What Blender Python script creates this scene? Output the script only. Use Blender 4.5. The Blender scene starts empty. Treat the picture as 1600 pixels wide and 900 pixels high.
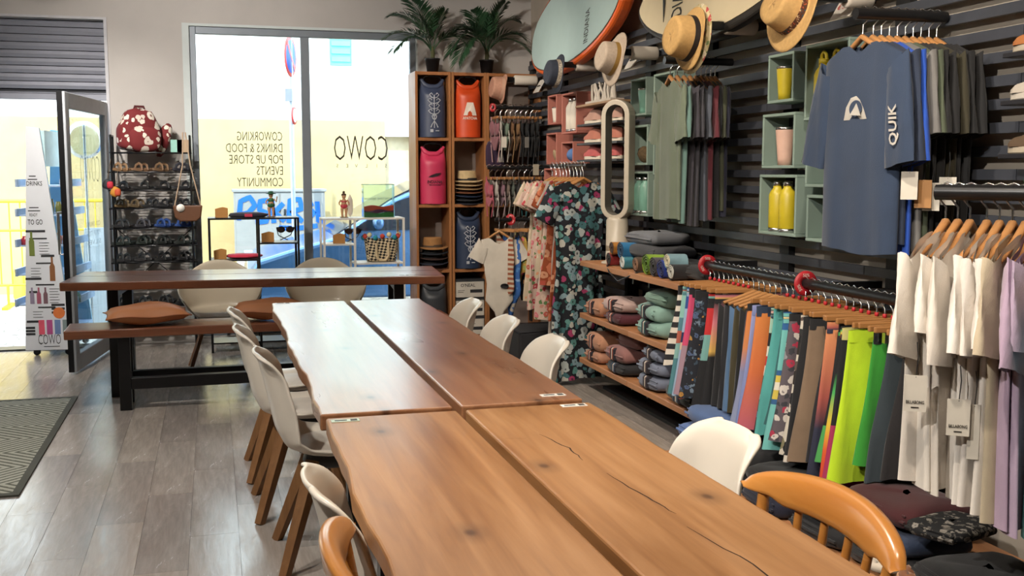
import bpy, math, random
from mathutils import Vector, Matrix
PI = math.pi
sin, cos = math.sin, math.cos
random.seed(7)
SC = bpy.context.scene
COL = SC.collection
# ------------------------------------------------------------------ camera
F_PX, CAM_H = 1650.0, 1.46
TH = math.atan(182 / F_PX); PS = math.atan(468 / math.hypot(F_PX, 182))
_f = Vector((sin(PS) * cos(TH), cos(PS) * cos(TH), -sin(TH)))
_r = Vector((cos(PS), -sin(PS), 0)); _u = _r.cross(_f)
cam_d = bpy.data.cameras.new('camera'); cam = bpy.data.objects.new('camera', cam_d); COL.objects.link(cam)
cam_d.sensor_width = 36.0; cam_d.lens = F_PX * 36 / 1600; cam_d.clip_start = .05; cam_d.clip_end = 200
cam.matrix_world = Matrix(((_r.x, _u.x, -_f.x, 0), (_r.y, _u.y, -_f.y, 0), (_r.z, _u.z, -_f.z, CAM_H), (0, 0, 0, 1)))
SC.camera = cam
# ------------------------------------------------------------------ world, sun, exposure
W = bpy.data.worlds.new('sky'); SC.world = W; W.use_nodes = True
bg = W.node_tree.nodes['Background']; bg.inputs[0].default_value = (.70, .86, 1, 1); bg.inputs[1].default_value = 5.5
sun_d = bpy.data.lights.new('sun', 'SUN'); sun_d.energy = 4.2; sun_d.angle = .01; sun_d.color = (1, .93, .80)
sun = bpy.data.objects.new('sun', sun_d); COL.objects.link(sun)
sun.rotation_euler = Vector((-.25, -.62, .74)).to_track_quat('Z', 'Y').to_euler()
SC.view_settings.view_transform = 'Standard'; SC.view_settings.look = 'None'
SC.view_settings.gamma = 1; SC.view_settings.use_curve_mapping = False
SC.view_settings.exposure = 0.35
# ------------------------------------------------------------------ materials
def lin(h, a=1):
    h = h.lstrip('#'); o = []
    for i in (0, 2, 4):
        c = int(h[i:i + 2], 16) / 255
        o.append(c / 12.92 if c <= .04045 else ((c + .055) / 1.055) ** 2.4)
    return (*o, a)
MATS = {}
def base(name):
    m = bpy.data.materials.new(name); m.use_nodes = True
    nt = m.node_tree; return m, nt, nt.nodes['Principled BSDF']
def nn(nt, t, **k):
    n = nt.nodes.new(t)
    for a, b in k.items(): setattr(n, a, b)
    return n
def noise(nt, vec, scale, detail=3, rough=.55, dist=0):
    n = nn(nt, 'ShaderNodeTexNoise'); n.inputs['Scale'].default_value = scale
    n.inputs['Detail'].default_value = detail; n.inputs['Roughness'].default_value = rough; n.inputs['Distortion'].default_value = dist
    if vec is not None: nt.links.new(vec, n.inputs['Vector'])
    return n
def ramp(nt, fac, stops, interp='LINEAR'):
    r = nn(nt, 'ShaderNodeValToRGB'); e = r.color_ramp; e.interpolation = interp
    while len(e.elements) < len(stops): e.elements.new(.5)
    for el, (p, c) in zip(e.elements, sorted(stops, key=lambda s: s[0])):
        el.position = p; el.color = lin(c) if isinstance(c, str) else c
    nt.links.new(fac, r.inputs[0]); return r
def mixc(nt, fac, a, b, mode='MIX'):
    x = nn(nt, 'ShaderNodeMix', data_type='RGBA', blend_type=mode)
    for sock, v in ((x.inputs[0], fac), (x.inputs[6], a), (x.inputs[7], b)):
        if hasattr(v, 'is_output'): nt.links.new(v, sock)
        else: sock.default_value = v
    return x.outputs[2]
def coords(nt, kind='Object', scale=None):
    t = nn(nt, 'ShaderNodeTexCoord').outputs[kind]
    if scale is None: return t
    mp = nn(nt, 'ShaderNodeMapping'); mp.inputs['Scale'].default_value = scale
    nt.links.new(t, mp.inputs['Vector']); return mp.outputs[0]
def add_bump(nt, b, h, strength=.2, dist=.002):
    bp = nn(nt, 'ShaderNodeBump'); bp.inputs['Strength'].default_value = strength; bp.inputs['Distance'].default_value = dist
    nt.links.new(h, bp.inputs['Height']); nt.links.new(bp.outputs[0], b.inputs['Normal'])
def mat(c, r=.6, m=0, var=.1, vs=9, bump=0, bs=180, coat=0, emit=0, sheen=0):
    key = (c, r, m, var, vs, bump, bs, coat, emit, sheen)
    if key in MATS: return MATS[key]
    mt, nt, b = base('mat_' + c.lstrip('#'))
    v = coords(nt); n = noise(nt, v, vs, 4)
    col = lin(c)
    dk = tuple(x * (1 - var) for x in col[:3]) + (1,); lt = tuple(min(1, x * (1 + var)) for x in col[:3]) + (1,)
    rr = ramp(nt, n.outputs[0], [(.3, dk), (.7, lt)])
    nt.links.new(rr.outputs[0], b.inputs['Base Color'])
    b.inputs['Roughness'].default_value = r; b.inputs['Metallic'].default_value = m
    if coat: b.inputs['Coat Weight'].default_value = coat; b.inputs['Coat Roughness'].default_value = .15
    if sheen: b.inputs['Sheen Weight'].default_value = sheen
    if bump: add_bump(nt, b, noise(nt, v, bs, 2).outputs[0], bump)
    if emit: nt.links.new(rr.outputs[0], b.inputs['Emission Color']); b.inputs['Emission Strength'].default_value = emit
    MATS[key] = mt; return mt
def cloth(c, var=.14): return mat(c, .88, 0, var, 5, .35, 260, 0, 0, .15)
def wood(name, c1, c2, c3, axis=1, r=.4, coat=.15, fine=38, knots=False):
    if name in MATS: return MATS[name]
    mt, nt, b = base(name)
    s = [fine] * 3; s[axis] = 1.6
    v = coords(nt, 'Object', s); n = noise(nt, v, 1, 5, .62, .5)
    s2 = [7] * 3; s2[axis] = .7
    n2 = noise(nt, coords(nt, 'Object', s2), 1, 4, .55, .9)
    a = ramp(nt, n.outputs[0], [(.3, c1), (.5, c2), (.72, c3)])
    a2 = ramp(nt, n2.outputs[0], [(.32, c1), (.5, c2), (.7, c3)])
    colr = mixc(nt, .5, a.outputs[0], a2.outputs[0])
    if knots:
        vo = nn(nt, 'ShaderNodeTexVoronoi', voronoi_dimensions='2D'); vo.inputs['Scale'].default_value = 1; vo.inputs['Randomness'].default_value = 1
        ks = [2.6, 2.6, 1]; ks[axis] = 1.6
        nt.links.new(coords(nt, 'Object', ks), vo.inputs['Vector'])
        kr = ramp(nt, vo.outputs['Distance'], [(.015, (.8, .8, .8, 1)), (.04, (.35, .35, .35, 1)), (.12, (0, 0, 0, 1))])
        colr = mixc(nt, kr.outputs[0], colr, lin('#3c1c0a'))
    nt.links.new(colr, b.inputs['Base Color'])
    rr = ramp(nt, n2.outputs[0], [(.3, (r * .8,) * 3 + (1,)), (.7, (min(1, r * 1.25),) * 3 + (1,))])
    nt.links.new(rr.outputs[0], b.inputs['Roughness'])
    b.inputs['Coat Weight'].default_value = coat; b.inputs['Coat Roughness'].default_value = .28
    add_bump(nt, b, n.outputs[0], .12, .001)
    MATS[name] = mt; return mt
def bands(name, stops, interp='CONSTANT', axis='Z', r=.85, stripe=None):
    if name in MATS: return MATS[name]
    mt, nt, b = base(name)
    sp = nn(nt, 'ShaderNodeSeparateXYZ'); nt.links.new(coords(nt, 'Generated'), sp.inputs[0])
    rr = ramp(nt, sp.outputs[axis], stops, interp)
    nt.links.new(rr.outputs[0], b.inputs['Base Color']); b.inputs['Roughness'].default_value = r
    add_bump(nt, b, noise(nt, coords(nt), 220, 2).outputs[0], .3)
    MATS[name] = mt; return mt
def stripes(name, c1, c2, freq, axis='Z'):
    if name in MATS: return MATS[name]
    mt, nt, b = base(name)
    sp = nn(nt, 'ShaderNodeSeparateXYZ'); nt.links.new(coords(nt), sp.inputs[0])
    a = nn(nt, 'ShaderNodeMath', operation='MULTIPLY'); a.inputs[1].default_value = freq; nt.links.new(sp.outputs[axis], a.inputs[0])
    f = nn(nt, 'ShaderNodeMath', operation='FRACT'); nt.links.new(a.outputs[0], f.inputs[0])
    rr = ramp(nt, f.outputs[0], [(0, c1), (.5, c2)], 'CONSTANT')
    nt.links.new(rr.outputs[0], b.inputs['Base Color']); b.inputs['Roughness'].default_value = .85
    MATS[name] = mt; return mt
def floral(name, bgc, flowers, leaf, scale=16, size=.36, r=.85):
    if name in MATS: return MATS[name]
    mt, nt, b = base(name); v = coords(nt)
    nz = noise(nt, v, scale * 1.4, 2)
    va = nn(nt, 'ShaderNodeVectorMath', operation='MULTIPLY_ADD'); va.inputs[1].default_value = (.035, .035, .035)
    nt.links.new(nz.outputs['Color'], va.inputs[0]); nt.links.new(v, va.inputs[2])
    def vor(sc, off):
        mp = nn(nt, 'ShaderNodeMapping'); mp.inputs['Location'].default_value = (off, off * .7, off * 1.3); nt.links.new(va.outputs[0], mp.inputs[0])
        o = nn(nt, 'ShaderNodeTexVoronoi'); o.inputs['Scale'].default_value = sc; nt.links.new(mp.outputs[0], o.inputs['Vector']); return o
    l = vor(scale * 1.6, 3.1)
    lm = ramp(nt, l.outputs['Distance'], [(0, (1, 1, 1, 1)), (.42, (0, 0, 0, 1))], 'CONSTANT')
    lc = nn(nt, 'ShaderNodeSeparateColor'); nt.links.new(l.outputs['Color'], lc.inputs[0])
    lr = ramp(nt, lc.outputs[0], [(i / len(leaf), c) for i, c in enumerate(leaf)], 'CONSTANT')
    c1 = mixc(nt, lm.outputs[0], lin(bgc), lr.outputs[0])
    fl = vor(scale, 0)
    fm = ramp(nt, fl.outputs['Distance'], [(0, (1, 1, 1, 1)), (size, (0, 0, 0, 1))], 'CONSTANT')
    fc = nn(nt, 'ShaderNodeSeparateColor'); nt.links.new(fl.outputs['Color'], fc.inputs[0])
    fr = ramp(nt, fc.outputs[1], [(i / len(flowers), c) for i, c in enumerate(flowers)], 'CONSTANT')
    c2 = mixc(nt, fm.outputs[0], c1, fr.outputs[0])
    cm = ramp(nt, fl.outputs['Distance'], [(0, (.8, .8, .8, 1)), (size * .3, (0, 0, 0, 1))], 'CONSTANT')
    c3 = mixc(nt, cm.outputs[0], c2, lin(bgc))
    nt.links.new(c3, b.inputs['Base Color']); b.inputs['Roughness'].default_value = r
    MATS[name] = mt; return mt
def glass(name='pane_glass', tint=(.96, .99, 1, 1), refl=1.0):
    if name in MATS: return MATS[name]
    mt, nt, b = base(name); nt.nodes.remove(b)
    t = nn(nt, 'ShaderNodeBsdfTransparent'); t.inputs[0].default_value = tint
    g = nn(nt, 'ShaderNodeBsdfGlossy'); g.inputs['Roughness'].default_value = .02
    fr = nn(nt, 'ShaderNodeFresnel'); fr.inputs[0].default_value = 1.45
    mu = nn(nt, 'ShaderNodeMath', operation='MULTIPLY'); mu.inputs[1].default_value = refl; nt.links.new(fr.outputs[0], mu.inputs[0])
    mx = nn(nt, 'ShaderNodeMixShader'); nt.links.new(mu.outputs[0], mx.inputs[0]); nt.links.new(t.outputs[0], mx.inputs[1]); nt.links.new(g.outputs[0], mx.inputs[2])
    nt.links.new(mx.outputs[0], nt.nodes['Material Output'].inputs[0]); MATS[name] = mt; return mt
BLACK = mat('#17171a', .45, 0, .1); STEEL = mat('#c8c8c8', .25, 1, .05); CHROME = mat('#d8d8d8', .15, 1, .02)
WHITE = mat('#e6e1d8', .5, 0, .03); BLACKM = mat('#1c1c1e', .35, .3, .1)
OAK = wood('oak', '#6b4626', '#7e5630', '#91683f', 2, .5, .1)
HANG = wood('hanger_wood', '#94643a', '#a87646', '#b98a58', 0, .4, .2)
# ------------------------------------------------------------------ mesh helpers
def basis(o):
    m = Matrix.LocRotScale(o.location, o.rotation_euler, o.scale)
    return basis(o.parent) @ m if o.parent else m
def frame(d):
    d = Vector(d).normalized(); a = Vector((0, 0, 1)) if abs(d.z) < .95 else Vector((1, 0, 0))
    x = d.cross(a).normalized(); return x, d.cross(x).normalized()
class MB:
    def __init__(s): s.v = []; s.f = []; s.sm = []; s.mi = []; s.cur = 0
    def add(s, vs, fs, smooth=False):
        o = len(s.v); s.v += [tuple(v) for v in vs]; s.f += [tuple(i + o for i in f) for f in fs]
        s.sm += [smooth] * len(fs); s.mi += [s.cur] * len(fs); return s
    def box(s, x0, x1, y0, y1, z0, z1):
        return s.add([(x, y, z) for x in (x0, x1) for y in (y0, y1) for z in (z0, z1)],
                     [(0, 1, 3, 2), (4, 6, 7, 5), (0, 4, 5, 1), (2, 3, 7, 6), (0, 2, 6, 4), (1, 5, 7, 3)])
    def obox(s, c, size, M=None):
        M = M or Matrix(); c = Vector(c); h = Vector(size) / 2
        vs = [c + M @ Vector((x * h.x, y * h.y, z * h.z)) for x in (-1, 1) for y in (-1, 1) for z in (-1, 1)]
        return s.add(vs, [(0, 1, 3, 2), (4, 6, 7, 5), (0, 4, 5, 1), (2, 3, 7, 6), (0, 2, 6, 4), (1, 5, 7, 3)])
    def bar(s, p0, p1, w, h, up=None):
        p0 = Vector(p0); p1 = Vector(p1); d = (p1 - p0)
        if up is None: x, y = frame(d)
        else: x = d.cross(Vector(up)).normalized(); y = x.cross(d).normalized()
        vs = [p + x * a * w / 2 + y * b * h / 2 for p in (p0, p1) for a, b in ((-1, -1), (1, -1), (1, 1), (-1, 1))]
        return s.add(vs, [(3, 2, 1, 0), (4, 5, 6, 7), (0, 1, 5, 4), (1, 2, 6, 5), (2, 3, 7, 6), (3, 0, 4, 7)])
    def taper(s, p0, p1, a0, a1, n=4):
        return s.tube([p0, p1], [a0, a1], n, smooth=n > 5)
    def tube(s, pts, r, n=8, closed=False, smooth=True, cap=True, flat=1):
        pts = [Vector(p) for p in pts]; m = len(pts); r = r if isinstance(r, (list, tuple)) else [r] * m
        rings = []; px = None
        for i, p in enumerate(pts):
            if closed: d = pts[(i + 1) % m] - pts[i - 1]
            else: d = pts[min(i + 1, m - 1)] - pts[max(i - 1, 0)]
            d = d.normalized()
            if px is None: x, y = frame(d)
            else:
                x = (px - d * px.dot(d)); x = x.normalized() if x.length > 1e-6 else frame(d)[0]; y = d.cross(x)
            px = x; of = PI / n if n == 4 else 0
            rings.append([p + x * cos(2 * PI * k / n + of) * r[i] + y * sin(2 * PI * k / n + of) * r[i] * flat for k in range(n)])
        vs = [q for R in rings for q in R]; fs = []
        for i in range(m if closed else m - 1):
            j = (i + 1) % m
            for k in range(n): l = (k + 1) % n; fs.append((i * n + k, i * n + l, j * n + l, j * n + k))
        s.add(vs, fs, smooth)
        if cap and not closed:
            s.add(rings[0], [tuple(range(n))[::-1]]); s.add(rings[-1], [tuple(range(n))])
        return s
    def lathe(s, prof, n=20, c=(0, 0, 0), M=None, smooth=True, sx=1, sy=1):
        M = M or Matrix(); c = Vector(c); vs = []; fs = []
        for (r, z) in prof:
            for k in range(n): vs.append(c + M @ Vector((r * cos(2 * PI * k / n) * sx, r * sin(2 * PI * k / n) * sy, z)))
        for i in range(len(prof) - 1):
            for k in range(n): l = (k + 1) % n; fs.append((i * n + k, i * n + l, (i + 1) * n + l, (i + 1) * n + k))
        fs.append(tuple(range(n))[::-1]); fs.append(tuple((len(prof) - 1) * n + k for k in range(n)))
        return s.add(vs, fs, smooth)
    def prism(s, poly, fn, a, b, smooth=False):
        """poly: 2-D outline (CCW); fn(u,v,w) -> point; extruded w from a to b"""
        n = len(poly); vs = [fn(u, v, a) for u, v in poly] + [fn(u, v, b) for u, v in poly]
        fs = [tuple(range(n))[::-1], tuple(range(n, 2 * n))] 
        s.add(vs, fs, False); o = len(s.v) - 2 * n
        fs = [(k, (k + 1) % n, n + (k + 1) % n, n + k) for k in range(n)]
        s.f += [tuple(i + o for i in f) for f in fs]; s.sm += [smooth] * n; s.mi += [s.cur] * n
        return s
    def grid(s, fn, nu, nv, cu=False, cv=False, smooth=True):
        vs = [fn(i / (nu if cu else nu - 1), j / (nv if cv else nv - 1)) for i in range(nu) for j in range(nv)]; fs = []
        for i in range(nu if cu else nu - 1):
            for j in range(nv if cv else nv - 1):
                a, b = (i + 1) % nu, (j + 1) % nv
                fs.append((i * nv + j, a * nv + j, a * nv + b, i * nv + b))
        return s.add(vs, fs, smooth)
    def blob(s, c, r, nu=10, nv=8, M=None, wob=0, sq=1, rnd=None):
        M = M or Matrix(); c = Vector(c); rx, ry, rz = r
        def sp(v): return math.copysign(abs(v) ** sq, v)
        def fn(u, v):
            a = 2 * PI * u; b = PI * (v - .5) * .999
            k = 1 + (wob * (sin(3 * a + 5 * b + (rnd or 0)) * .6 + sin(7 * a - 4 * b + 2 * (rnd or 0)) * .4) if wob else 0)
            return c + M @ Vector((rx * sp(cos(a)) * sp(cos(b)) * k, ry * sp(sin(a)) * sp(cos(b)) * k, rz * sp(sin(b)) * k))
        return s.grid(fn, nu, nv, cu=True)
    def text(s, body, o, xd, yd, height=None, width=None, thin=0, align='L', sx=1, lift=.0008, shear=0):
        cu = bpy.data.curves.new('txt', 'FONT'); cu.body = body; cu.offset = thin; cu.resolution_u = 2; cu.shear = shear
        ob = bpy.data.objects.new('txt', cu); me = bpy.data.meshes.new_from_object(ob)
        vs = [v.co.copy() for v in me.vertices]; fs = [tuple(p.vertices) for p in me.polygons]
        bpy.data.objects.remove(ob); bpy.data.curves.remove(cu); bpy.data.meshes.remove(me)
        if not vs: return s
        x0 = min(v.x for v in vs); x1 = max(v.x for v in vs); y0 = min(v.y for v in vs); y1 = max(v.y for v in vs)
        ky = (height / (y1 - y0)) if height else width / (x1 - x0); kx = width / (x1 - x0) if width else ky * sx
        xd = Vector(xd).normalized(); yd = Vector(yd).normalized(); o = Vector(o); nrm = xd.cross(yd)
        off = {'L': 0, 'C': -(x1 - x0) * kx / 2, 'R': -(x1 - x0) * kx}[align]
        return s.add([o + xd * ((v.x - x0) * kx + off) + yd * (v.y - y0) * ky + nrm * lift for v in vs], fs)
    def xf(s, M):
        s.v = [tuple(M @ Vector(v)) for v in s.v]; return s
    def build(s, name, m=None, parent=None, world=False, bevel=0, sub=0, solid=0, org=None, seg=1, mesh_only=False):
        vs = s.v
        if parent is not None:
            if world: I = basis(parent).inverted(); vs = [tuple(I @ Vector(v)) for v in vs]
        elif org is None or org is not False:
            if org is None:
                xs = [v[0] for v in vs]; ys = [v[1] for v in vs]; org = ((min(xs) + max(xs)) / 2, (min(ys) + max(ys)) / 2, min(v[2] for v in vs))
            vs = [(v[0] - org[0], v[1] - org[1], v[2] - org[2]) for v in vs]
        me = bpy.data.meshes.new(name); me.from_pydata(vs, [], s.f)
        me.polygons.foreach_set('use_smooth', s.sm); me.polygons.foreach_set('material_index', s.mi)
        for x in (m if isinstance(m, (list, tuple)) else [m]): me.materials.append(x or WHITE)
        me.update()
        ob = bpy.data.objects.new(name, me); COL.objects.link(ob)
        if parent is not None: ob.parent = parent
        elif org is not False: ob.location = org
        if solid: q = ob.modifiers.new('solid', 'SOLIDIFY'); q.thickness = solid; q.offset = 0
        if bevel: q = ob.modifiers.new('bevel', 'BEVEL'); q.width = bevel; q.segments = seg; q.limit_method = 'ANGLE'; q.angle_limit = .7
        if sub: q = ob.modifiers.new('sub', 'SUBSURF'); q.levels = sub; q.render_levels = sub
        return ob
def tag(o, label=None, cat=None, group=None, kind=None):
    if label: o['label'] = label
    if cat: o['category'] = cat
    if group: o['group'] = group
    if kind: o['kind'] = kind
    return o
def thing(name, label, cat, loc=(0, 0, 0), rz=0, group=None):
    o = bpy.data.objects.new(name, None); COL.objects.link(o); o.location = loc; o.rotation_euler = (0, 0, rz)
    o.empty_display_size = .1
    return tag(o, label, cat, group)
def copy_tree(o, parent=None):
    c = o.copy(); COL.objects.link(c); c.parent = parent
    for ch in o.children: copy_tree(ch, c)
    return c
def dup(o, loc, rz=0, label=None, group=None):
    c = copy_tree(o); c.location = loc; c.rotation_euler = (0, 0, rz)
    if label: c['label'] = label
    if group: c['group'] = group
    return c
def struct(o, label=None): return tag(o, label, None, None, 'structure')
def RX(a): return Matrix.Rotation(a, 3, 'X')
def RY(a): return Matrix.Rotation(a, 3, 'Y')
def RZ(a): return Matrix.Rotation(a, 3, 'Z')
# ================================================================== SETTING
XR, XL, YW, YB, ZC = 2.80, -3.2, 9.30, -1.6, 3.3
PLASTER = mat('#b6b1ad', .9, 0, .04, 3, .15, 60)
# floor -------------------------------------------------------------
def plank_mat():
    mt, nt, b = base('vinyl_plank')
    oi = nn(nt, 'ShaderNodeObjectInfo')
    v = coords(nt, 'Object', (9, 1.5, 9)); n = noise(nt, v, 1.6, 6, .65, 1.2)
    n2 = noise(nt, coords(nt, 'Object', (60, 5, 60)), 1, 4, .6, .4)
    c = ramp(nt, n.outputs[0], [(.28, '#988f88'), (.5, '#a89f97'), (.74, '#b6ada5')])
    tone = ramp(nt, oi.outputs['Random'], [(0, (.74, .74, .76, 1)), (.5, (.95, .94, .93, 1)), (1, (1.14, 1.12, 1.10, 1))])
    cc = mixc(nt, 1, c.outputs[0], tone.outputs[0], 'MULTIPLY')
    g = ramp(nt, n2.outputs[0], [(.35, (.8, .8, .8, 1)), (.6, (1, 1, 1, 1))])
    cc = mixc(nt, .6, cc, g.outputs[0], 'MULTIPLY')
    nt.links.new(cc, b.inputs['Base Color'])
    rr = ramp(nt, n.outputs[0], [(.3, (.13,) * 3 + (1,)), (.7, (.30,) * 3 + (1,))]); nt.links.new(rr.outputs[0], b.inputs['Roughness'])
    add_bump(nt, b, n2.outputs[0], .18, .002)
    return mt
PLANK = plank_mat()
floor = struct(MB().box(XL, XR, YB, YW + .02, -.2, -.006).build('floor', mat('#5c544d', .5)), 'grey vinyl plank floor of the shop')
PW, PL = .19, .98
_pm = None
x = -2.98; k = 0
while x < XR - .02:
    w = min(PW, XR - x); y = 1.7 + (k * .37) % PL - PL
    while y < YW - .01:
        a = max(y, 1.3); e = min(y + PL, YW)
        full = abs(w - PW) < 1e-6 and abs(e - a - PL) < 1e-6
        if e - a > .06:
            if full and _pm:
                o = bpy.data.objects.new('plank', _pm); COL.objects.link(o); o.parent = floor
            else:
                o = MB().box(-w / 2 + .0006, w / 2 - .0006, -(e - a) / 2 + .0006, (e - a) / 2 - .0006, -.012, 0).build('plank', PLANK, floor)
                if full: _pm = o.data
            o.location = Vector((x + w / 2, (a + e) / 2, 0)) - floor.location
        y += PL
    x += PW; k += 1
# walls -------------------------------------------------------------
DX0, DX1, DZ = -2.7, -.81, 2.68      # doorway
WX0, WX1, WZ = -.21, 1.76, 2.68      # window opening
w = MB()
w.box(XL - .2, DX0, YW, YW + .22, 0, ZC); w.box(DX0, DX1, YW, YW + .22, DZ, ZC); w.box(DX1, WX0, YW, YW + .22, 0, ZC)
w.box(WX0, WX1, YW, YW + .22, WZ, ZC); w.box(WX1, XR + .2, YW, YW + .22, 0, ZC); w.box(WX0, WX1, YW, YW + .22, -.2, .06)
struct(w.build('wall_front', PLASTER), 'greige plaster wall with the shop window and doorway')
struct(MB().box(XL - .2, XL, YB, YW, -.2, ZC).build('wall_left', PLASTER), 'greige plaster wall beside the doorway')
struct(MB().box(XL - .2, XR + .2, YB - .2, YB, -.2, ZC).build('wall_back', PLASTER), 'greige plaster wall at the back of the shop')
struct(MB().box(XL - .2, XR + .2, YB - .2, YW + .22, ZC, ZC + .2).build('ceiling', mat('#cfc8bf', .9)), 'pale plaster ceiling')
wr = struct(MB().box(XR, XR + .2, YB, YW, -.2, ZC).build('wall_right', mat('#aca295', .9, 0, .05, 4, .1, 80)), 'greige wall behind the charcoal slats')
BAT = mat('#131315', .6); SLAT = mat('#3d4048', .5, 0, .18, 6, .1, 60)
bm_ = None
for i in range(9):
    y = 9.18 - i * .887
    o = MB().box(-.018, .018, -.045, .045, 0, 2.34).build('batten', BAT, wr) if not bm_ else bpy.data.objects.new('batten', bm_)
    if bm_: COL.objects.link(o); o.parent = wr
    bm_ = o.data; o.location = Vector((XR - .018, y, .1)) - wr.location
sm_ = {}
for i in range(26):
    z = .27 + i * .0842; ys = [9.2, 7.4 + .887 * (i % 2 - 1) * 0, 5.8, 4.03, 2.2] if i % 2 else [9.2, 8.3, 6.69, 4.92, 3.14, 1.9]
    for a, e in zip(ys, ys[1:]):
        L = round(a - e, 3)
        if L in sm_: o = bpy.data.objects.new('slat', sm_[L]); COL.objects.link(o); o.parent = wr
        else:
            o = MB().box(-.010, .010, -L / 2 + .002, L / 2 - .002, -.0195, .0195).build('slat', SLAT, wr); sm_[L] = o.data
        o.location = Vector((XR - .046, (a + e) / 2, z)) - wr.location
# window ------------------------------------------------------------
ALU = mat('#7d848c', .45, .3, .04); JAMB = mat('#c3cbcb', .7, 0, .03)
win = struct(MB().box(WX0, WX0 + .055, YW - .004, YW + .2, .06, WZ - .022).box(WX1 - .012, WX1, YW - .004, YW + .2, .06, WZ - .022)
             .box(WX0, WX1, YW - .004, YW + .2, WZ - .022, WZ).build('window_1', JAMB), 'tall shop window with a grey aluminium frame')
fx0, fx1, fz0, fz1 = WX0 + .055, WX1 - .012, .06, WZ - .022
fy0, fy1 = YW + .02, YW + .085
MB().box(fx0, fx0 + .052, fy0, fy1, fz0, fz1).box(fx1 - .052, fx1, fy0, fy1, fz0, fz1).box(fx0 + .052, fx1 - .052, fy0, fy1, fz1 - .06, fz1)\
    .box(fx0 + .052, fx1 - .052, fy0, fy1, fz0, fz0 + .07).build('frame', ALU, win, True, bevel=.004)
MX = .79
MB().box(MX - .036, MX + .036, fy0 - .004, fy1 + .004, fz0 + .07, fz1 - .06).build('mullion', ALU, win, True, bevel=.004)
GY = YW + .05
MB().box(fx0 + .05, MX - .034, GY, GY + .006, fz0 + .06, fz1 - .055).build('pane', glass(), win, True)
MB().box(MX + .034, fx1 - .05, GY, GY + .006, fz0 + .06, fz1 - .055).build('pane', glass(), win, True)
INK = mat('#3a3732', .6)
t = MB()
for s, z, wd in (('COWORKING', 1.722, .375), ('DRINKS & FOOD', 1.622, .47), ('POP UP STORE', 1.525, .445), ('EVENTS', 1.43, .22), ('COMMUNITY', 1.332, .385)):
    t.text(s, (.585, GY - .001, z), (-1, 0, 0), (0, 0, 1), .076, wd, thin=-.004)
t.build('window_lettering', INK, win, True)
t = MB(); t.text('COWO', (1.495, GY - .001, 1.557), (-1, 0, 0), (0, 0, 1), .215, .47, thin=-.012)
for i, ch in enumerate('SILVES'): t.text(ch, (1.485 - i * .085, GY - .001, 1.495), (-1, 0, 0), (0, 0, 1), .03, thin=0)
t.build('window_lettering', INK, win, True)
# doorway: roller shutter, open glass door ---------------------------
SHUT = mat('#82848f', .5, .2, .05)
sh = thing('roller_shutter', 'grey roller shutter of ribbed slats half lowered over the doorway', 'shutter', ((DX0 + DX1) / 2, YW + .1, 2.04))
n = 10; p = (DZ - 2.04 - .02) / n
for i in range(n):
    z0 = .02 + i * p
    if i == 0: MB().box(-.945, .945, -.02, .02, 0, .05).box(-.945, .945, -.012, .012, .05, p).build('bottom_rail', SHUT, sh, bevel=.004)
    else: MB().prism([(-.012, z0 + .006), (.012, z0 + .006), (.012, z0 + p), (-.012, z0 + p), (-.02, z0 + p * .55)][::-1], lambda u, v, w: (w, u, v), -.945, .945).build('slat', SHUT, sh)
MB().box(-.945, .945, .014, .02, .02, DZ - 2.04).build('backing', mat('#2a2c33', .7), sh)
jam = MB(); jam.box(DX1 - .004, DX1 + .02, YW - .01, YW + .01, 0, DZ); jam.box(DX0, DX1 + .02, YW - .01, YW + .01, DZ, DZ + .02)
struct(jam.build('trim_1', mat('#b9b8bd', .6)), 'pale trim around the doorway')
struct(MB().box(DX0, DX1, YW + .02, YW + .2, -.03, .012).build('trim_2', mat('#4b4a4a', .4, .4)), 'dark metal door threshold')
dl = 1.2; ang = math.atan2(8.1 - 9.27, -1.0 + .83)
door = struct(thing('door_1', 'open glass shop door with a grey metal frame', None, (-.835, 9.27, .02), ang))
FR = mat('#a9adb3', .5, 0, .05)
MB().box(0, .07, -.025, .025, 0, 2.0).box(dl - .1, dl, -.025, .025, 0, 2.0).box(.07, dl - .1, -.025, .025, 1.89, 2.0).box(.07, dl - .1, -.025, .025, 0, .12).build('door_frame', FR, door, bevel=.004)
MB().box(dl, dl + .006, -.03, .008, 0, 2.0).box(dl - .03, dl - .02, -.034, -.025, 0, 1.98).build('edge_seal', BLACKM, door)
MB().box(.065, dl - .095, -.006, .006, .11, 1.9).build('pane', glass('door_glass', (.90, .96, .98, 1), .35), door)
MB().tube([(dl - .05, -.03, .85), (dl - .05, -.07, .85), (dl - .05, -.07, 1.15), (dl - .05, -.03, 1.15)], .011).build('door_handle', STEEL, door)
t = MB(); t.text('COWO', (.25, .008, 1.36), (1, 0, 0), (0, 0, 1), .2, .56, thin=-.03)
for i, s in enumerate(('COWORKING', 'POP UP STORE', 'SILVES')): t.text(s, (.3, .008, 1.02 - i * .07), (1, 0, 0), (0, 0, 1), .035, .4, thin=-.02)
t.build('door_lettering', mat('#5d5f60', .6), door)
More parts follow.
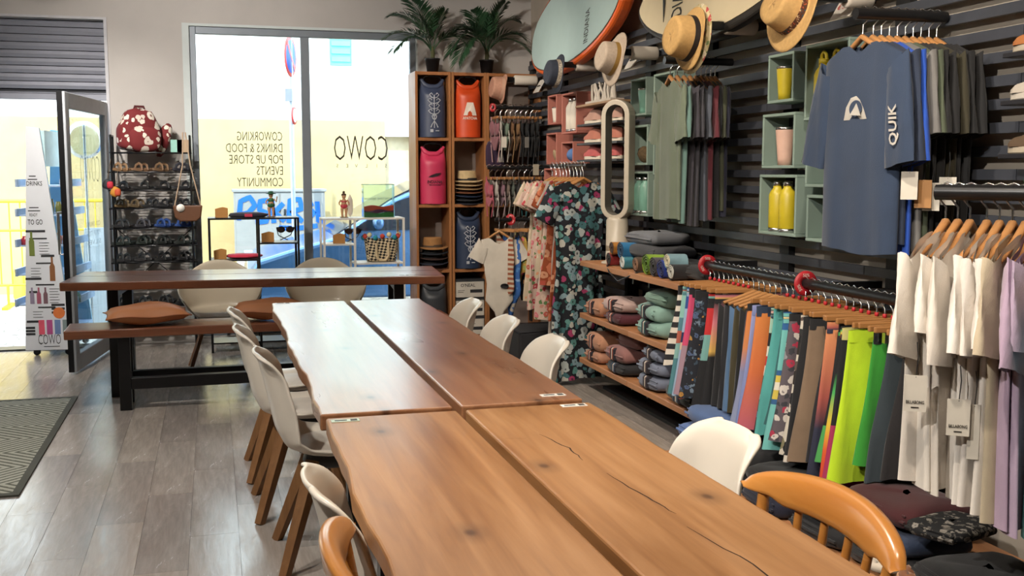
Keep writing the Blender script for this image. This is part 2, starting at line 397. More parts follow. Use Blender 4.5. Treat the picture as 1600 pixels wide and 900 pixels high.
# ceiling track lights, all out of view, some added as fill -----------------------------------------------
LAMPW = mat('#e9e6e0', .4)
def track(x0, y0, x1, y1):
    o = MB().bar((x0, y0, ZC - .02), (x1, y1, ZC - .02), .035, .04).build('light_track', LAMPW)
    return o
def spot(x, y, aim, power, size=1.3, blend=.8, col=(1, .80, .58), label='', rad=.05):
    T = thing('track_spotlight', label, 'lamp', (x, y, ZC - .2), 0, 'ceiling track spotlights')
    d = (Vector(aim) - Vector((x, y, ZC - .2))).normalized(); Q = d.to_track_quat('-Z', 'Y'); M3 = Q.to_matrix()
    MB().tube([(0, 0, .16), (0, 0, .04)], .012).build('stem', LAMPW, T)
    MB().lathe([(.03, .09), (.05, .08), (.055, -.05), (.048, -.05), (.045, .0), (.001, .0)], 20, (0, 0, 0), M3).build('housing', LAMPW, T)
    MB().lathe([(.044, -.006), (.044, -.002)], 20, (0, 0, 0), M3).build('bulb', mat('#fff0d8', .5, 0, .01, 9, 0, 180, 0, 6), T)
    ld = bpy.data.lights.new('spot', 'SPOT'); ld.energy = power; ld.spot_size = size; ld.spot_blend = blend; ld.color = col; ld.shadow_soft_size = rad
    lo = bpy.data.objects.new('spot_light', ld); COL.objects.link(lo); lo.parent = T; lo.location = d * .06; lo.rotation_euler = Q.to_euler()
    return T
tag(track(.95, 1.0, .95, 8.6), 'white ceiling light track running over the tables', 'light track')
tag(track(-1.2, 1.0, -1.2, 8.6), 'white ceiling light track running above the doormat side', 'light track')
WARM = (1, .88, .73); NEUT = (1, .94, .86)
for i, (y, aim, p) in enumerate(((1.6, (2.7, 2.9, 1.2), 150), (2.9, (2.6, 4.3, 1.0), 140), (4.4, (2.6, 5.6, 1.0), 120), (5.8, (2.6, 7.0, 1.2), 110), (7.2, (2.5, 8.6, 1.4), 90), (3.6, (.8, 2.2, .75), 120), (2.2, (1.4, 1.6, .7), 75))):
    spot(.95, y, aim, p, 1.5, .9, WARM, 'white track spotlight on the ceiling track over the tables')
for i, (y, aim, p) in enumerate(((1.3, (2.1, 2.4, .85), 270), (2.4, (.5, 3.6, .7), 130), (3.4, (-.5, 4.6, 0), 130), (4.6, (1.9, 9.2, 2.5), 300), (5.4, (-.6, 6.2, 0), 130), (6.2, (-.3, 9.2, 2.0), 160), (7.0, (-.9, 9.1, 1.0), 200))):  # spots on floor and white t-shirts are unseen lamps added to brighten them
    spot(-1.2, y, aim, p, 1.25, .9, NEUT, 'unseen white track spotlight on the ceiling track above the doormat side', rad=.035)
# ================================================================== STREET
def cobble():
    mt, nt, b = base('cobbles')
    vo = nn(nt, 'ShaderNodeTexVoronoi', feature='DISTANCE_TO_EDGE'); vo.inputs['Scale'].default_value = 8; nt.links.new(coords(nt), vo.inputs['Vector'])
    r = ramp(nt, vo.outputs['Distance'], [(.0, '#6d6862'), (.08, '#b9b2a8'), (.4, '#c9c3b9')])
    nt.links.new(r.outputs[0], b.inputs['Base Color']); b.inputs['Roughness'].default_value = .7
    add_bump(nt, b, r.outputs[0], .6, .01); return mt
struct(MB().box(-14, 16, YW + .02, 14.6, -.3, -.03).build('ground', cobble()), 'pale cobbled street outside the shop')
Y2 = 14.0
fac = thing('street_building', 'white building with a yellow lower wall across the street', 'building', (0, Y2, -.03))
YEL = mat('#b19d70', .9, 0, .1, 2.5, .3, 30); FW = mat('#e9e6df', .9, 0, .05, 1.5)
MB().box(-12, 2.2, -.03, .3, 0, 2.15).build('lower_wall', YEL, fac)
MB().box(2.6, 14, -.03, .3, 0, 2.15).build('lower_wall', YEL, fac)
MB().box(-12, 14, 0, .3, 2.15, 4.6).box(2.2, 2.6, .0, .3, 1.95, 2.15).build('upper_wall', FW, fac)
MB().box(2.2, 2.6, .15, .3, 0, 1.95).build('door_recess', mat('#c9bb9c', .9), fac)
MB().box(1.5, 1.78, -.04, 0, 2.85, 3.75).build('shutter', mat('#5fb8ac', .6), fac)
for z in [2.9 + i * .1 for i in range(9)]: MB().box(1.52, 1.76, -.055, -.04, z, z + .06).build('louvre', mat('#6cc4b6', .6), fac)
MB().box(1.4, 2.15, -.08, 0, 2.76, 2.84).build('sill', FW, fac)
cab = thing('utility_cabinet', 'white street utility cabinet with blue graffiti by the yellow wall', 'cabinet', (.79, 13.5, -.03))
CABM = mat('#8a8c8a', .6, 0, .05)
MB().box(-.55, .55, -.15, .2, .42, 1.25).box(-.57, .57, -.17, .22, 1.24, 1.275).build('body', CABM, cab, bevel=.005)
MB().box(-.53, .53, -.13, .18, 0, .42).build('plinth', mat('#c4c2bd', .8), cab)
for sx in (-1, 1):
    d = MB().box(min(.01 * sx, .53 * sx), max(.01 * sx, .53 * sx), -.162, -.15, .45, 1.22).build('cabinet_door', CABM, cab, bevel=.003)
    MB().box(-.05 * sx - .012 if sx < 0 else .05, (-.05 * sx + .012) if sx < 0 else .075, -.175, -.162, .95, 1.03).build('handle', STEEL, d)
G = mat('#005ab4', .6); gr = MB()
def stroke(pts, wd=.06, oy=-.170):
    P = [Vector((p[0], oy, p[1])) for p in pts]; Q = []
    for i in range(len(P) - 1):
        for k in range(4): Q.append(P[i].lerp(P[i + 1], k / 4))
    Q.append(P[-1])
    vs = []; m_ = len(Q)
    for i, q in enumerate(Q):
        d = (Q[min(i + 1, m_ - 1)] - Q[max(i - 1, 0)]).normalized(); n2 = Vector((-d.z, 0, d.x)) * wd / 2; vs += [q - n2, q + n2]
    gr.add(vs, [(2 * i, 2 * i + 1, 2 * i + 3, 2 * i + 2) for i in range(m_ - 1)])
for pts in ([(-.5, .9), (-.47, 1.13), (-.36, 1.18), (-.3, 1.08), (-.38, .99), (-.46, .97)], [(-.14, 1.14), (-.24, 1.13), (-.25, 1.02), (-.15, .98), (-.17, .88), (-.3, .87)],
            [(-.1, 1.13), (-.08, .86)], [(.04, 1.1), (-.07, .99), (.05, .88)], [(.1, .86), (.12, 1.14), (.24, 1.15), (.26, 1.03), (.14, 1.0), (.27, .87)],
            [(.4, 1.1), (.32, 1.06), (.41, .98), (.33, .9)], [(.45, 1.12), (.46, .88), (.55, .87)], [(-.02, .8), (.2, .79), (.45, .82)]):
    stroke(pts)
gr.build('graffiti', G, cab)
pole = thing('no_parking_sign', 'round blue no-parking sign with red rim on a grey pole', 'sign', (.885, 12.4, -.03))
MB().tube([(0, 0, 0), (0, 0, 3.05)], .026, 12).build('pole', mat('#a9b4bd', .4, .6), pole)
Ms = RZ(1.22) @ RX(PI / 2)
MB().lathe([(.225, -.006), (.225, .006)], 32, (0, -.04, 2.78), Ms).build('sign_rim', mat('#c23a34', .4), pole)
MB().lathe([(.185, -.004), (.185, .0085)], 32, (0, -.04, 2.78), Ms).build('sign_face', mat('#2a55b5', .4), pole)
MB().obox(Vector((0, -.04, 2.78)) + Ms @ Vector((0, 0, .0095)), (.045, .40, .004), Ms @ RZ(.78)).build('sign_slash', mat('#c23a34', .4), pole)
MB().lathe([(.10, -.006), (.10, .006)], 24, (.03, -.04, 2.12), Ms).build('lower_sign_rim', mat('#c23a34', .4), pole)
MB().lathe([(.075, -.004), (.075, .0085)], 24, (.03, -.04, 2.12), Ms).build('lower_sign_face', mat('#e8e8e8', .4), pole)
MB().box(-.07, .01, -.06, -.03, 2.28, 2.42).build('number_plate', mat('#7b8087', .5), pole)
# car ---------------------------------------------------------------
car = thing('car', 'dark blue parked car seen through the shop window', 'car', (2.3, 11.45, -.03))
CARP = mat('#456f9c', .2, .45, .04, 9, 0, 180, .6)
prof = [(-1.95, .22), (-2.0, .45), (-1.9, .62), (-1.5, .74), (-1.15, .83), (-.55, 1.2), (-.15, 1.37), (.35, 1.44), (1.0, 1.42), (1.55, 1.28), (1.95, .9), (2.02, .6), (2.0, .25), (1.9, .2)]
def cx(u, v, w):
    t_ = max(0, (v - .8) / .65); return (u, w * (1 - .16 * t_ * t_), v)
MB().prism(prof[::-1], cx, -.82, .82).build('body', CARP, car, bevel=.05, seg=3)
GLS = mat('#16202c', .06, 0, .05)
MB().prism([(-.98, .9), (-.5, 1.19), (-.1, 1.32), (.25, 1.37), (.3, .9)][::-1], lambda u, v, w: (u, w * (1 - .16 * max(0, (v - .8) / .65) ** 2), v), -.835, .835).build('front_window', GLS, car)
MB().prism([(.38, .9), (.36, 1.37), (1.0, 1.35), (1.5, 1.18), (1.6, .9)][::-1], lambda u, v, w: (u, w * (1 - .16 * max(0, (v - .8) / .65) ** 2), v), -.835, .835).build('rear_window', GLS, car)
MB().prism([(-1.13, .85), (-.53, 1.22), (-.17, 1.385), (-.19, 1.36), (-.6, 1.16), (-1.1, .84)][::-1], lambda u, v, w: (u, w * (1 - .2 * max(0, (v - .8) / .65)), v), -.68, .68).build('windscreen', GLS, car)
for sx in (-1.25, 1.25):
    for sy in (-1, 1):
        wq = MB().lathe([(.2, -.1), (.3, -.1), (.32, -.06), (.32, .06), (.3, .1), (.2, .1)], 24, (sx, sy * .76, .32), RX(PI / 2)).build('wheel', mat('#18181a', .7), car)
        MB().lathe([(.19, -.104), (.19, .104), (.05, .11)], 20, (sx, sy * .76, .32), RX(PI / 2)).build('hubcap', STEEL, wq)
MB().box(-1.99, -1.9, -.62, -.4, .52, .62).build('headlight', mat('#e8eef2', .1), car)
MB().box(-1.99, -1.9, .4, .62, .52, .62).build('headlight', mat('#e8eef2', .1), car)
mr = MB().blob((-.72, -.93, .98), (.06, .09, .07)).build('mirror', CARP, car)
bar = thing('street_barrier', 'yellow metal crowd barrier standing in the street', 'barrier', (-1.6, 12.6, -.03))
BY = mat('#e0c02c', .5)
MB().tube([(-.75, 0, .15), (-.75, 0, 1.1), (-.68, 0, 1.17), (.68, 0, 1.17), (.75, 0, 1.1), (.75, 0, .15)], .02).tube([(-.75, 0, .25), (.75, 0, .25)], .014).tube([(-.75, 0, .85), (.75, 0, .85)], .014).build('frame', BY, bar)
for i in range(13): MB().tube([(-.66 + i * .11, 0, .25), (-.66 + i * .11, 0, 1.17)], .008, 6).build('bar', BY, bar)
for sx in (-.6, .6): MB().box(sx - .03, sx + .03, -.25, .25, 0, .03).box(sx - .012, sx + .012, -.012, .012, .03, .25).build('foot', BY, bar)
for i in range(4):
    o = MB().lathe([(.15, 0), (.17, .04), (.16, .35), (.15, .36)], 16, (-2.1 + i * .36, 13.3, -.03)).build('street_planter', mat('#d8b93a', .6))
    tag(o, 'yellow round street planter behind the barrier', 'planter', 'planters behind the street barrier')
# ================================================================== TABLES, BENCH
TW = wood('table_wood', '#80522c', '#a07043', '#b6885b', 1, .42, .25, 30, True)
TWF = wood('table_wood_red', '#7d4d30', '#a06c48', '#b98862', 1, .32, .9, 30, True)
BW = wood('bench_wood', '#683a26', '#804c33', '#966244', 0, .3, .8, 30)
rg = random.Random(3)
def slab(T, x0, x1, y0, y1, z0, z1, m, live=None, along='y', amp=.012, name='slab'):
    n = 26; L = []; R = []; ph = rg.random() * 9
    def wob(t_): return amp * (sin(t_ * 5.1 + ph) * .5 + sin(t_ * 11.7 + ph * 2) * .3 + sin(t_ * 23 + ph) * .2)
    for i in range(n + 1):
        y = y0 + (y1 - y0) * i / n
        L.append((x0 + (wob(y) if live == 'L' else 0), y)); R.append((x1 + (wob(y + 3) if live == 'R' else 0), y))
    poly = R + L[::-1]
    s = MB()
    if along == 'y': s.prism(poly, lambda u, v, w: (u, v, w), z0, z1)
    else: s.prism([(v, u) for u, v in poly][::-1], lambda u, v, w: (u, v, w), z0, z1)
    return s.build(name, m, T, bevel=.006, seg=2)
def legframe(T, y, xa, xb, zt, axis='y', w=.06, d=.06, name='leg_frame'):
    s = MB()
    def bx(a0, a1, z0, z1):
        if axis == 'y': s.box(a0, a1, y - d / 2, y + d / 2, z0, z1)
        else: s.box(y - d / 2, y + d / 2, a0, a1, z0, z1)
    bx(xa, xa + w, 0, zt); bx(xb - w, xb, 0, zt); bx(xa + w, xb - w, zt - .05, zt); bx(xa + w, xb - w, .0, .05)
    s.build(name, BLACKM, T)
LABELM = mat('#e8e6df', .5); QRM = mat('#3a3a3a', .6)
def table_label(T, x, y, z, c='#e8e6df'):
    b_ = MB().box(x - .04, x + .04, y - .016, y + .016, z, z + .0015).build('desk_label', mat(c, .4), T)
    MB().box(x - .03, x + .005, y - .004, y + .006, z + .0015, z + .002).box(x + .015, x + .034, y - .01, y + .01, z + .0015, z + .002).build('label_print', QRM, b_)
def table(label, cy, L, m, tag_pts, cracks):
    T = thing('dining_table', label, 'table', (.695, cy, 0), 0, 'long live-edge wooden tables')
    slab(T, -.408, -.014, -L / 2, L / 2, .700, .75, m, 'L'); slab(T, .014, .408, -L / 2, L / 2, .700, .75, m, 'R', amp=.006)
    for y in (-L / 2 + .32, L / 2 - .32): legframe(T, y, -.30, .30, .70)
    MB().box(-.04, .04, -L / 2 + .35, L / 2 - .35, .655, .70).build('stretcher', BLACKM, T)
    for x, y, c in tag_pts: table_label(T, x, y, .75, c)
    for pts in cracks:
        s = MB(); P = []
        for i in range(len(pts) - 1):
            for k in range(5):
                t_ = k / 5; P.append((pts[i][0] + (pts[i + 1][0] - pts[i][0]) * t_ + rg.uniform(-.003, .003), pts[i][1] + (pts[i + 1][1] - pts[i][1]) * t_))
        P.append(pts[-1]); vs = []; fs = []
        for i, (x, y) in enumerate(P):
            h = .0016 * sin(PI * (i + .3) / (len(P) - .4)) + .0004; vs += [(x - h, y, .7504), (x + h, y, .7504)]
        for i in range(len(P) - 1): fs.append((2 * i, 2 * i + 1, 2 * i + 3, 2 * i + 2))
        s.add(vs, fs).build('crack', mat('#2a1408', .9), T)
    return T
table('wooden table with a long dark crack along its right slab', 1.665, 2.73, TW, ((-.35, 1.32, '#b9c9b8'), (.345, 1.33, '#e8e6df')),
      (((.14, 1.02), (.17, .86), (.165, .74)), ((.18, .62), (.2, .42), (.215, .3)), ((.2, .22), (.23, .0), (.21, -.3), (.24, -.62)), ((-.02 + .06, 1.0), (.09, .985))))
table('reddish wooden table between the bench table and the cracked table', 4.455, 2.75, TWF, ((-.35, 1.345, '#e8e6df'), (.33, -1.30, '#e8e6df')), ())
bt = thing('bench_table', 'dark wooden table standing behind the cushioned bench', 'table', (.30, 7.42, 0), -.085)
slab(bt, -.40, -.005, -1.22, 1.22, .71, .765, BW, 'L', 'x', .006); slab(bt, .005, .36, -1.22, 1.22, .71, .765, BW, None, 'x')
def xl(): pass
for sx in (-.92, .92): legframe(bt, sx, -.30, .30, .71, 'x', .065, .065)
for sx, sy in ((-1.1, .3), (.95, .3), (.95, -.33)): table_label(bt, sx, sy, .765)
bn = thing('bench', 'wooden bench on a black steel frame with two tan cushions', 'bench', (.30, 6.93, 0), .015)
slab(bn, -.17, .17, -1.19, 1.19, .455, .51, BW, 'L', 'x', .008, 'seat')
for sx in (-.855, .855):
    for sy in (-.12, .12): MB().box(sx - .035, sx + .035, sy - .03, sy + .03, 0, .455).build('leg', BLACKM, bn, bevel=.003)
    MB().box(sx - .03, sx + .03, -.09, .09, .16, .20).build('cross_rail', BLACKM, bn)
for sy in (-.12, .12): MB().box(-.82, .82, sy - .03, sy + .03, .13, .20).build('stretcher', BLACKM, bn, bevel=.003)
def cushion(label, loc, rz, w=.46, d=.40, h=.13, tilt=0):
    def fn(u, v, sgn):
        x = (u - .5) * 2; y = (v - .5) * 2
        k = max(0, (1 - x ** 2) * (1 - y ** 2)) ** .42
        pin = 1 - .07 * (1 - x * x) * abs(y) ** 3 - .0
        pin2 = 1 - .07 * (1 - y * y) * abs(x) ** 3
        return Vector((x * w / 2 * pin2, y * d / 2 * pin, h * .42 + sgn * h / 2 * k * (1 if sgn > 0 else .84) + .006 * sin(5 * x + 2 * y)))
    o = MB().grid(lambda u, v: fn(u, v, 1), 15, 15).grid(lambda u, v: fn(v, u, -1), 15, 15).build('cushion', mat('#b5764c', .5, 0, .06, 7, .2, 90), org=False)
    o.location = loc; o.rotation_euler = (0, tilt, rz); tag(o, label, 'cushion', 'tan cushions on the bench'); 
    pts = [fn(i / 10, 0, 0) for i in range(11)] + [fn(1, i / 10, 0) for i in range(1, 11)] + [fn(1 - i / 10, 1, 0) for i in range(1, 11)] + [fn(0, 1 - i / 10, 0) for i in range(1, 10)]
    MB().tube(pts, .004, 5, closed=True).build('piping', mat('#965630', .5), o)
    return o
cushion('tan leather cushion lying on the overhanging end of the bench', (-.42, 6.915, .517), .14, .5, .34, .14)
cushion('tan leather cushion lying on the bench beside the reddish table', (.34, 6.94, .517), -.1, .5, .34, .14)
# ================================================================== CHAIRS
SHELL = mat('#ddd4c6', .32, 0, .02, 5, 0, 180, .1); SHELLB = mat('#c9bda8', .35, 0, .02, 5, 0, 180, .1)
def smooth(a, b, t_): t_ = min(1, max(0, (t_ - a) / (b - a))); return t_ * t_ * (3 - 2 * t_)
def tulip():
    T = thing('shell_chair', '', 'chair')
    def fn(u, v):     # u across -1..1, v along profile: front -> back top.  chair faces +x
        a = (u - .5) * 2; t_ = v
        # profile in x,z
        P = [(.23, .405), (.21, .435), (.12, .43), (0, .42), (-.10, .42), (-.17, .45), (-.205, .52), (-.225, .62), (-.245, .71), (-.262, .775), (-.283, .805)]
        f = t_ * (len(P) - 1); i = min(int(f), len(P) - 2); q = f - i
        x = P[i][0] * (1 - q) + P[i + 1][0] * q; z = P[i][1] * (1 - q) + P[i + 1][1] * q
        hw = .225 + .015 * sin(PI * t_) if t_ < .55 else .24 - .075 * smooth(.55, 1, t_)
        if t_ < .12: hw *= .80 + .2 * smooth(0, .12, t_)
        if t_ > .84: hw *= max(.3, 1 - ((t_ - .84) / .19) ** 2.4) ** .5
        seat = 1 - smooth(.35, .65, t_)
        bend = abs(a) ** 2.6
        x += .095 * bend * (1 - seat) * (1 - .75 * smooth(.8, 1, t_)) ; z += .055 * bend * seat + .03 * bend * smooth(.3, .5, t_) * (1 - smooth(.6, .8, t_))
        lip = smooth(.82, 1, abs(a)); z -= .02 * lip * seat; x -= .022 * lip * (1 - seat)
        return Vector((x, a * hw, z))
    MB().grid(lambda u, v: fn(u, 1 - v), 21, 31).build('shell', SHELL, T, solid=.012, sub=1)
    MB().blob((.03, 0, .435), (.17, .18, .022), 20, 8, None, 0, .8).build('seat_pad', mat('#d8d0c4', .5), T)
    MB().lathe([(.09, .36), (.11, .375), (.10, .41), (.05, .415)], 16).build('hub', mat('#3a3a3a', .5), T)
    for sx in (-1, 1):
        for sy in (-1, 1): MB().taper((sx * .07, sy * .07, .385), (sx * .20, sy * .215, 0), .034, .022).build('leg', OAK, T)
    return T
tc = tulip(); used = [0]
def place_tulip(x, y, rz, label, group):
    if not used[0]: used[0] = 1; o = tc; o.location = (x, y, 0); o.rotation_euler = (0, 0, rz); o['label'] = label; o['group'] = group; return o
    return dup(tc, (x, y, 0), rz, label, group)
GL = 'white shell chairs at the long tables'
for x, y, l in ((.33, 5.20, 'white shell chair on the doormat side, nearest the bench'), (.345, 4.60, 'white shell chair on the doormat side, second from the bench'),
                (.405, 3.97, 'white shell chair on the doormat side where the two long tables meet'), (.45, 2.27, 'white shell chair beside the wooden spindle chair on the doormat side')):
    place_tulip(x, y, 0, l, GL)
for x, y, l in ((1.02, 5.25, 'white shell chair facing the reddish table, nearest the cardboard boxes'), (1.02, 4.57, 'white shell chair at the reddish table, between two others on the clothes side'),
                (1.04, 3.95, 'white shell chair at the reddish table beside the floral dress'), (1.02, 2.42, 'white shell chair beside the spindle chair on the clothes side')):
    place_tulip(x, y, PI, l, GL)
def tub(label, loc, rz):
    T = thing('armchair', label, 'chair', loc, rz, 'beige tub armchairs behind the bench table')
    def fn(u, v):      # faces -y
        th = 2 * PI * u; s = v; back = max(0, sin(th)); side = abs(cos(th))
        n_ = .75; cx_ = math.copysign(abs(cos(th)) ** n_, cos(th)); sy_ = math.copysign(abs(sin(th)) ** n_, sin(th))
        h = (.355 - .175 * side ** 1.6) if sin(th) >= 0 else .18 * smooth(-.85, -.02, sin(th))
        if s < .55:
            r = s / .55; return Vector((cx_ * .225 * r, sy_ * .21 * r, .425 + .02 * r * r))
        q = (s - .55) / .45; fl = .225 + .07 * smooth(-.9, -.2, sin(th)) * smooth(0, 1, q) + .005
        fy = .21 + .055 * q
        return Vector((cx_ * fl, sy_ * fy, .445 + h * q ** 1.15 - .03 * q * (1 - smooth(0, .06, h))))
    MB().grid(fn, 40, 18, cu=True).build('shell', SHELLB, T, solid=.012, sub=1)
    for sx in (-1, 1):
        for sy in (-1, 1): MB().taper((sx * .10, sy * .10, .40), (sx * .235, sy * .20, 0), .013, .017, 10).build('leg', wood('dowel', '#6b4428', '#805535', '#94683f', 2, .5, .1), T)
    for sx in (-1, 1): MB().tube([(sx * .13, -.13, .33), (-sx * .13, .13, .33)], .005, 6).build('brace', BLACKM, T)
    MB().box(-.12, .12, -.12, .12, .395, .42).build('mount', BLACKM, T)
    return T
tub('beige tub armchair standing behind the bench, nearer the shoe rack', (.03, 8.05, 0), 0)
tub('beige tub armchair standing behind the bench, nearer the wooden cubby shelf', (.80, 8.05, 0), 0)
CHW = wood('spindle_chair_wood', '#b5702f', '#c7843d', '#d6974f', 1, .25, .5, 20)
def spindle_chair(label, loc, rz):
    T = thing('spindle_chair', label, 'chair', loc, rz, 'wooden spindle-back chairs')   # faces +x, back at -x
    def arc(y): return -.235 + .055 * (y / .27) ** 2
    def cr(u, v):
        y = -.29 + .58 * u; a = 2 * PI * v; e = max(0, 1 - (2 * u - 1) ** 8) ** .5
        top = .042 * (1 - .4 * (2 * abs(u - .5)) ** 2); bot = (.04 if abs(y) < .15 else .04 - .018 * smooth(.15, .21, abs(y)))
        c_, s_ = cos(a), sin(a); zz = (top if s_ > 0 else bot) * math.copysign(abs(s_) ** .6, s_)
        return Vector((arc(y) - .01 + .019 * math.copysign(abs(c_) ** .7, c_) * e - .012 * s_, y, .768 - .02 * (2 * u - 1) ** 2 + zz * e))
    MB().grid(cr, 41, 16, cv=True).build('crest_rail', CHW, T)
    MB().blob((0, 0, .44), (.22, .225, .025), 24, 8, None, 0, .6).build('seat', CHW, T)
    for i, y in enumerate((-.235, -.13, -.045, .045, .13, .235)):
        r = .016 if i in (0, 5) else .0105
        MB().tube([(arc(y * .8) + .035, y * .82, .45), (arc(y) + .012, y * .93, .6), (arc(y) - .008, y, .735)], [r * .8, r * 1.1, r * .85], 10).build('post' if i in (0, 5) else 'spindle', CHW, T)
    for sx in (-1, 1):
        for sy in (-1, 1): MB().tube([(sx * .15, sy * .15, .43), (sx * .19, sy * .19, .2), (sx * .215, sy * .21, 0)], [.014, .02, .012], 10).build('leg', CHW, T)
    for sy in (-1, 1): MB().tube([(-.19, sy * .19, .2), (.19, sy * .19, .2)], .01, 8).build('stretcher', CHW, T)
    return T
spindle_chair('honey wooden spindle-back chair at the cracked table on the clothes side', (.985, 1.86, 0), PI)
spindle_chair('honey wooden spindle-back chair at the cracked table on the doormat side', (.43, 1.81, 0), 0)
# door mat ----------------------------------------------------------
def mat_rug():
    mt, nt, b = base('chevron_rug')
    sp = nn(nt, 'ShaderNodeSeparateXYZ'); nt.links.new(coords(nt), sp.inputs[0])
    def m_(op, a, b_=None):
        q = nn(nt, 'ShaderNodeMath', operation=op)
        for i, v in enumerate((a, b_)):
            if v is None: continue
            if hasattr(v, 'is_output'): nt.links.new(v, q.inputs[i])
            else: q.inputs[i].default_value = v
        return q.outputs[0]
    zz = m_('PINGPONG', m_('MULTIPLY', sp.outputs[1], 1.0), .30)
    f = m_('FRACT', m_('MULTIPLY', m_('ADD', m_('MULTIPLY', zz, 1.1), sp.outputs[0]), 17))
    nz = noise(nt, coords(nt), 60, 2)
    f2 = m_('ADD', f, m_('MULTIPLY', nz.outputs[0], .35))
    r = ramp(nt, f2, [(.2, '#4e5046'), (.5, '#5a5b50'), (.62, '#9c9c90'), (1, '#a8a89c')])
    nt.links.new(r.outputs[0], b.inputs['Base Color']); b.inputs['Roughness'].default_value = .95
    add_bump(nt, b, f2, .5, .004); return mt
dm = thing('door_mat', 'grey zigzag woven door mat lying on the plank floor', 'mat', (-1.65, 6.17, 0))
MB().box(-.74, .73, -1.06, 1.05, .001, .008).build('mat_body', mat_rug(), dm)
e_ = MB(); e_.box(.73, .765, -1.1, 1.09, .001, .0095); e_.box(-.775, -.74, -1.1, 1.09, .001, .0095); e_.box(-.74, .73, -1.1, -1.06, .001, .0095); e_.box(-.74, .73, 1.05, 1.09, .001, .0095)
e_.build('mat_border', mat('#4b4c45', .9), dm)
# ================================================================== PROMO STAND BY THE DOOR
CARD = mat('#d9dbe0', .7, 0, .02); CYAN = mat('#8fc0d6', .6, 0, .05); SHB = mat('#9db3cf', .6, 0, .04)
st = thing('display_stand', 'white tapered cardboard drinks stand on castors in the doorway', 'display stand', (-1.26, 8.98, 0), -.12)
def panel(y0, y1, m, name):
    return MB().prism([(-.21, .05), (.16, .05), (-.03, 1.80), (-.125, 1.81)], lambda u, v, w: (u, w, v), y0, y1).build(name, m, st)
fp = panel(0, .015, CARD, 'front_panel'); panel(.016, .03, CYAN, 'front_panel_edge'); panel(.68, .70, CYAN, 'rear_panel')
MB().box(-.09, .0, .03, .68, 1.50, 1.78).build('header', mat('#b7d2d6', .6), st)
for i, z in enumerate((1.34, 1.11, .87, .64, .40)):
    k = (1.8 - z) / 1.75
    MB().box(-.15 - .085 * k - .03, .06 + .13 * k, .035, .675, z, z + .012).box(-.15 - .085 * k - .045, -.15 - .085 * k - .03, -.03, .675, z, z + .06).box(.06 + .13 * k, .075 + .13 * k, .035, .675, z, z + .06).build('shelf', SHB, st)
MB().box(-.2, .15, .03, .68, .08, .2).build('base', SHB, st)
for sx in (-.14, .1):
    for sy in (.06, .62): MB().lathe([(.012, -.012), (.026, -.012), (.026, .012), (.012, .012)], 14, (sx, sy, .026), RX(PI / 2)).box(sx - .015, sx + .015, sy - .016, sy + .016, .03, .052).build('castor', BLACK, st)
pr_ = MB(); X, Z, ty = (1, 0, 0), (0, 0, 1), -.0012
for s, x, z, h, wd in (('DRINKS', -.14, 1.35, .035, .115), ('READY', -.13, 1.11, .025, .06), ('TO GO', -.145, 1.045, .042, .11)):
    pr_.text(s, (x, ty, z), X, Z, h, wd, thin=.01)
for z, x, wd in ((1.395, -.13, .07), (1.42, -.12, .05), (1.15, -.14, .09), (1.175, -.13, .07)): pr_.box(x, x + wd, ty, 0, z, z + .008)
for x, z, wd in ((-.14, .93, .13), (-.1, .735, .12), (-.11, .565, .14), (-.1, .385, .13)): pr_.box(x, x + wd, ty, 0, z, z + .012)
for x0, z0, n_ in ((-.07, .90, 5), (-.14, .70, 5), (-.01, .535, 6), (-.14, .355, 3)):
    for i in range(n_): pr_.box(x0, x0 + .075 - .01 * (i % 2), ty, 0, z0 - i * .022, z0 - i * .022 + .004)
for x, z, wd in ((-.165, .985, .145), (-.06, .79, .1), (-.185, .61, .12), (-.16, .505, .06), (.0, .40, .1), (.0, .37, .1), (.0, .34, .1), (-.19, .27, .09), (-.2, .22, .07), (-.2, .195, .07), (-.2, .17, .07)): pr_.box(x, x + wd, ty, 0, z, z + .018)
pr_.text('COWO', (-.11, ty, .155 - .06), X, Z, .08, .17, thin=-.01)
pr_.box(-.07, .05, ty, 0, .075, .08)
pr_.build('print', mat('#2e2e30', .7), fp, False)
def flatshape(pts, c, z=-.0018):
    MB().prism(pts, lambda u, v, w: (u, w, v), z, 0).build('print_picture', mat(c, .7), fp)
def bot(x, z, h, wd, c): flatshape([(x - wd, z), (x + wd, z), (x + wd, z + h * .6), (x + wd * .4, z + h * .75), (x + wd * .4, z + h), (x - wd * .4, z + h), (x - wd * .4, z + h * .75), (x - wd, z + h * .6)], c)
bot(-.125, .80, .19, .02, '#6d7a35'); bot(.02, .60, .19, .02, '#8a5a35')
for x, c in ((-.14, '#8d8196'), (-.09, '#a3566a'), (-.04, '#7a5a62')): bot(x, .42, .13, .016, c)
for x, c in ((-.08, '#d9566a'), (-.02, '#b14f86'), (.04, '#6d86b4'), (.10, '#7b8a8a')): flatshape([(x - .022, .175), (x + .022, .175), (x + .022, .29), (x - .022, .29)], c)
flatshape([(.055 + .045 * cos(a * PI / 8), .345 + .045 * sin(a * PI / 8)) for a in range(16)], '#d9763a', -.0022)
Ms = Matrix.Translation(st.location) @ Matrix.Rotation(-.12, 4, 'Z')
def on_stand(x, y, z): return Ms @ Vector((x, y, z))
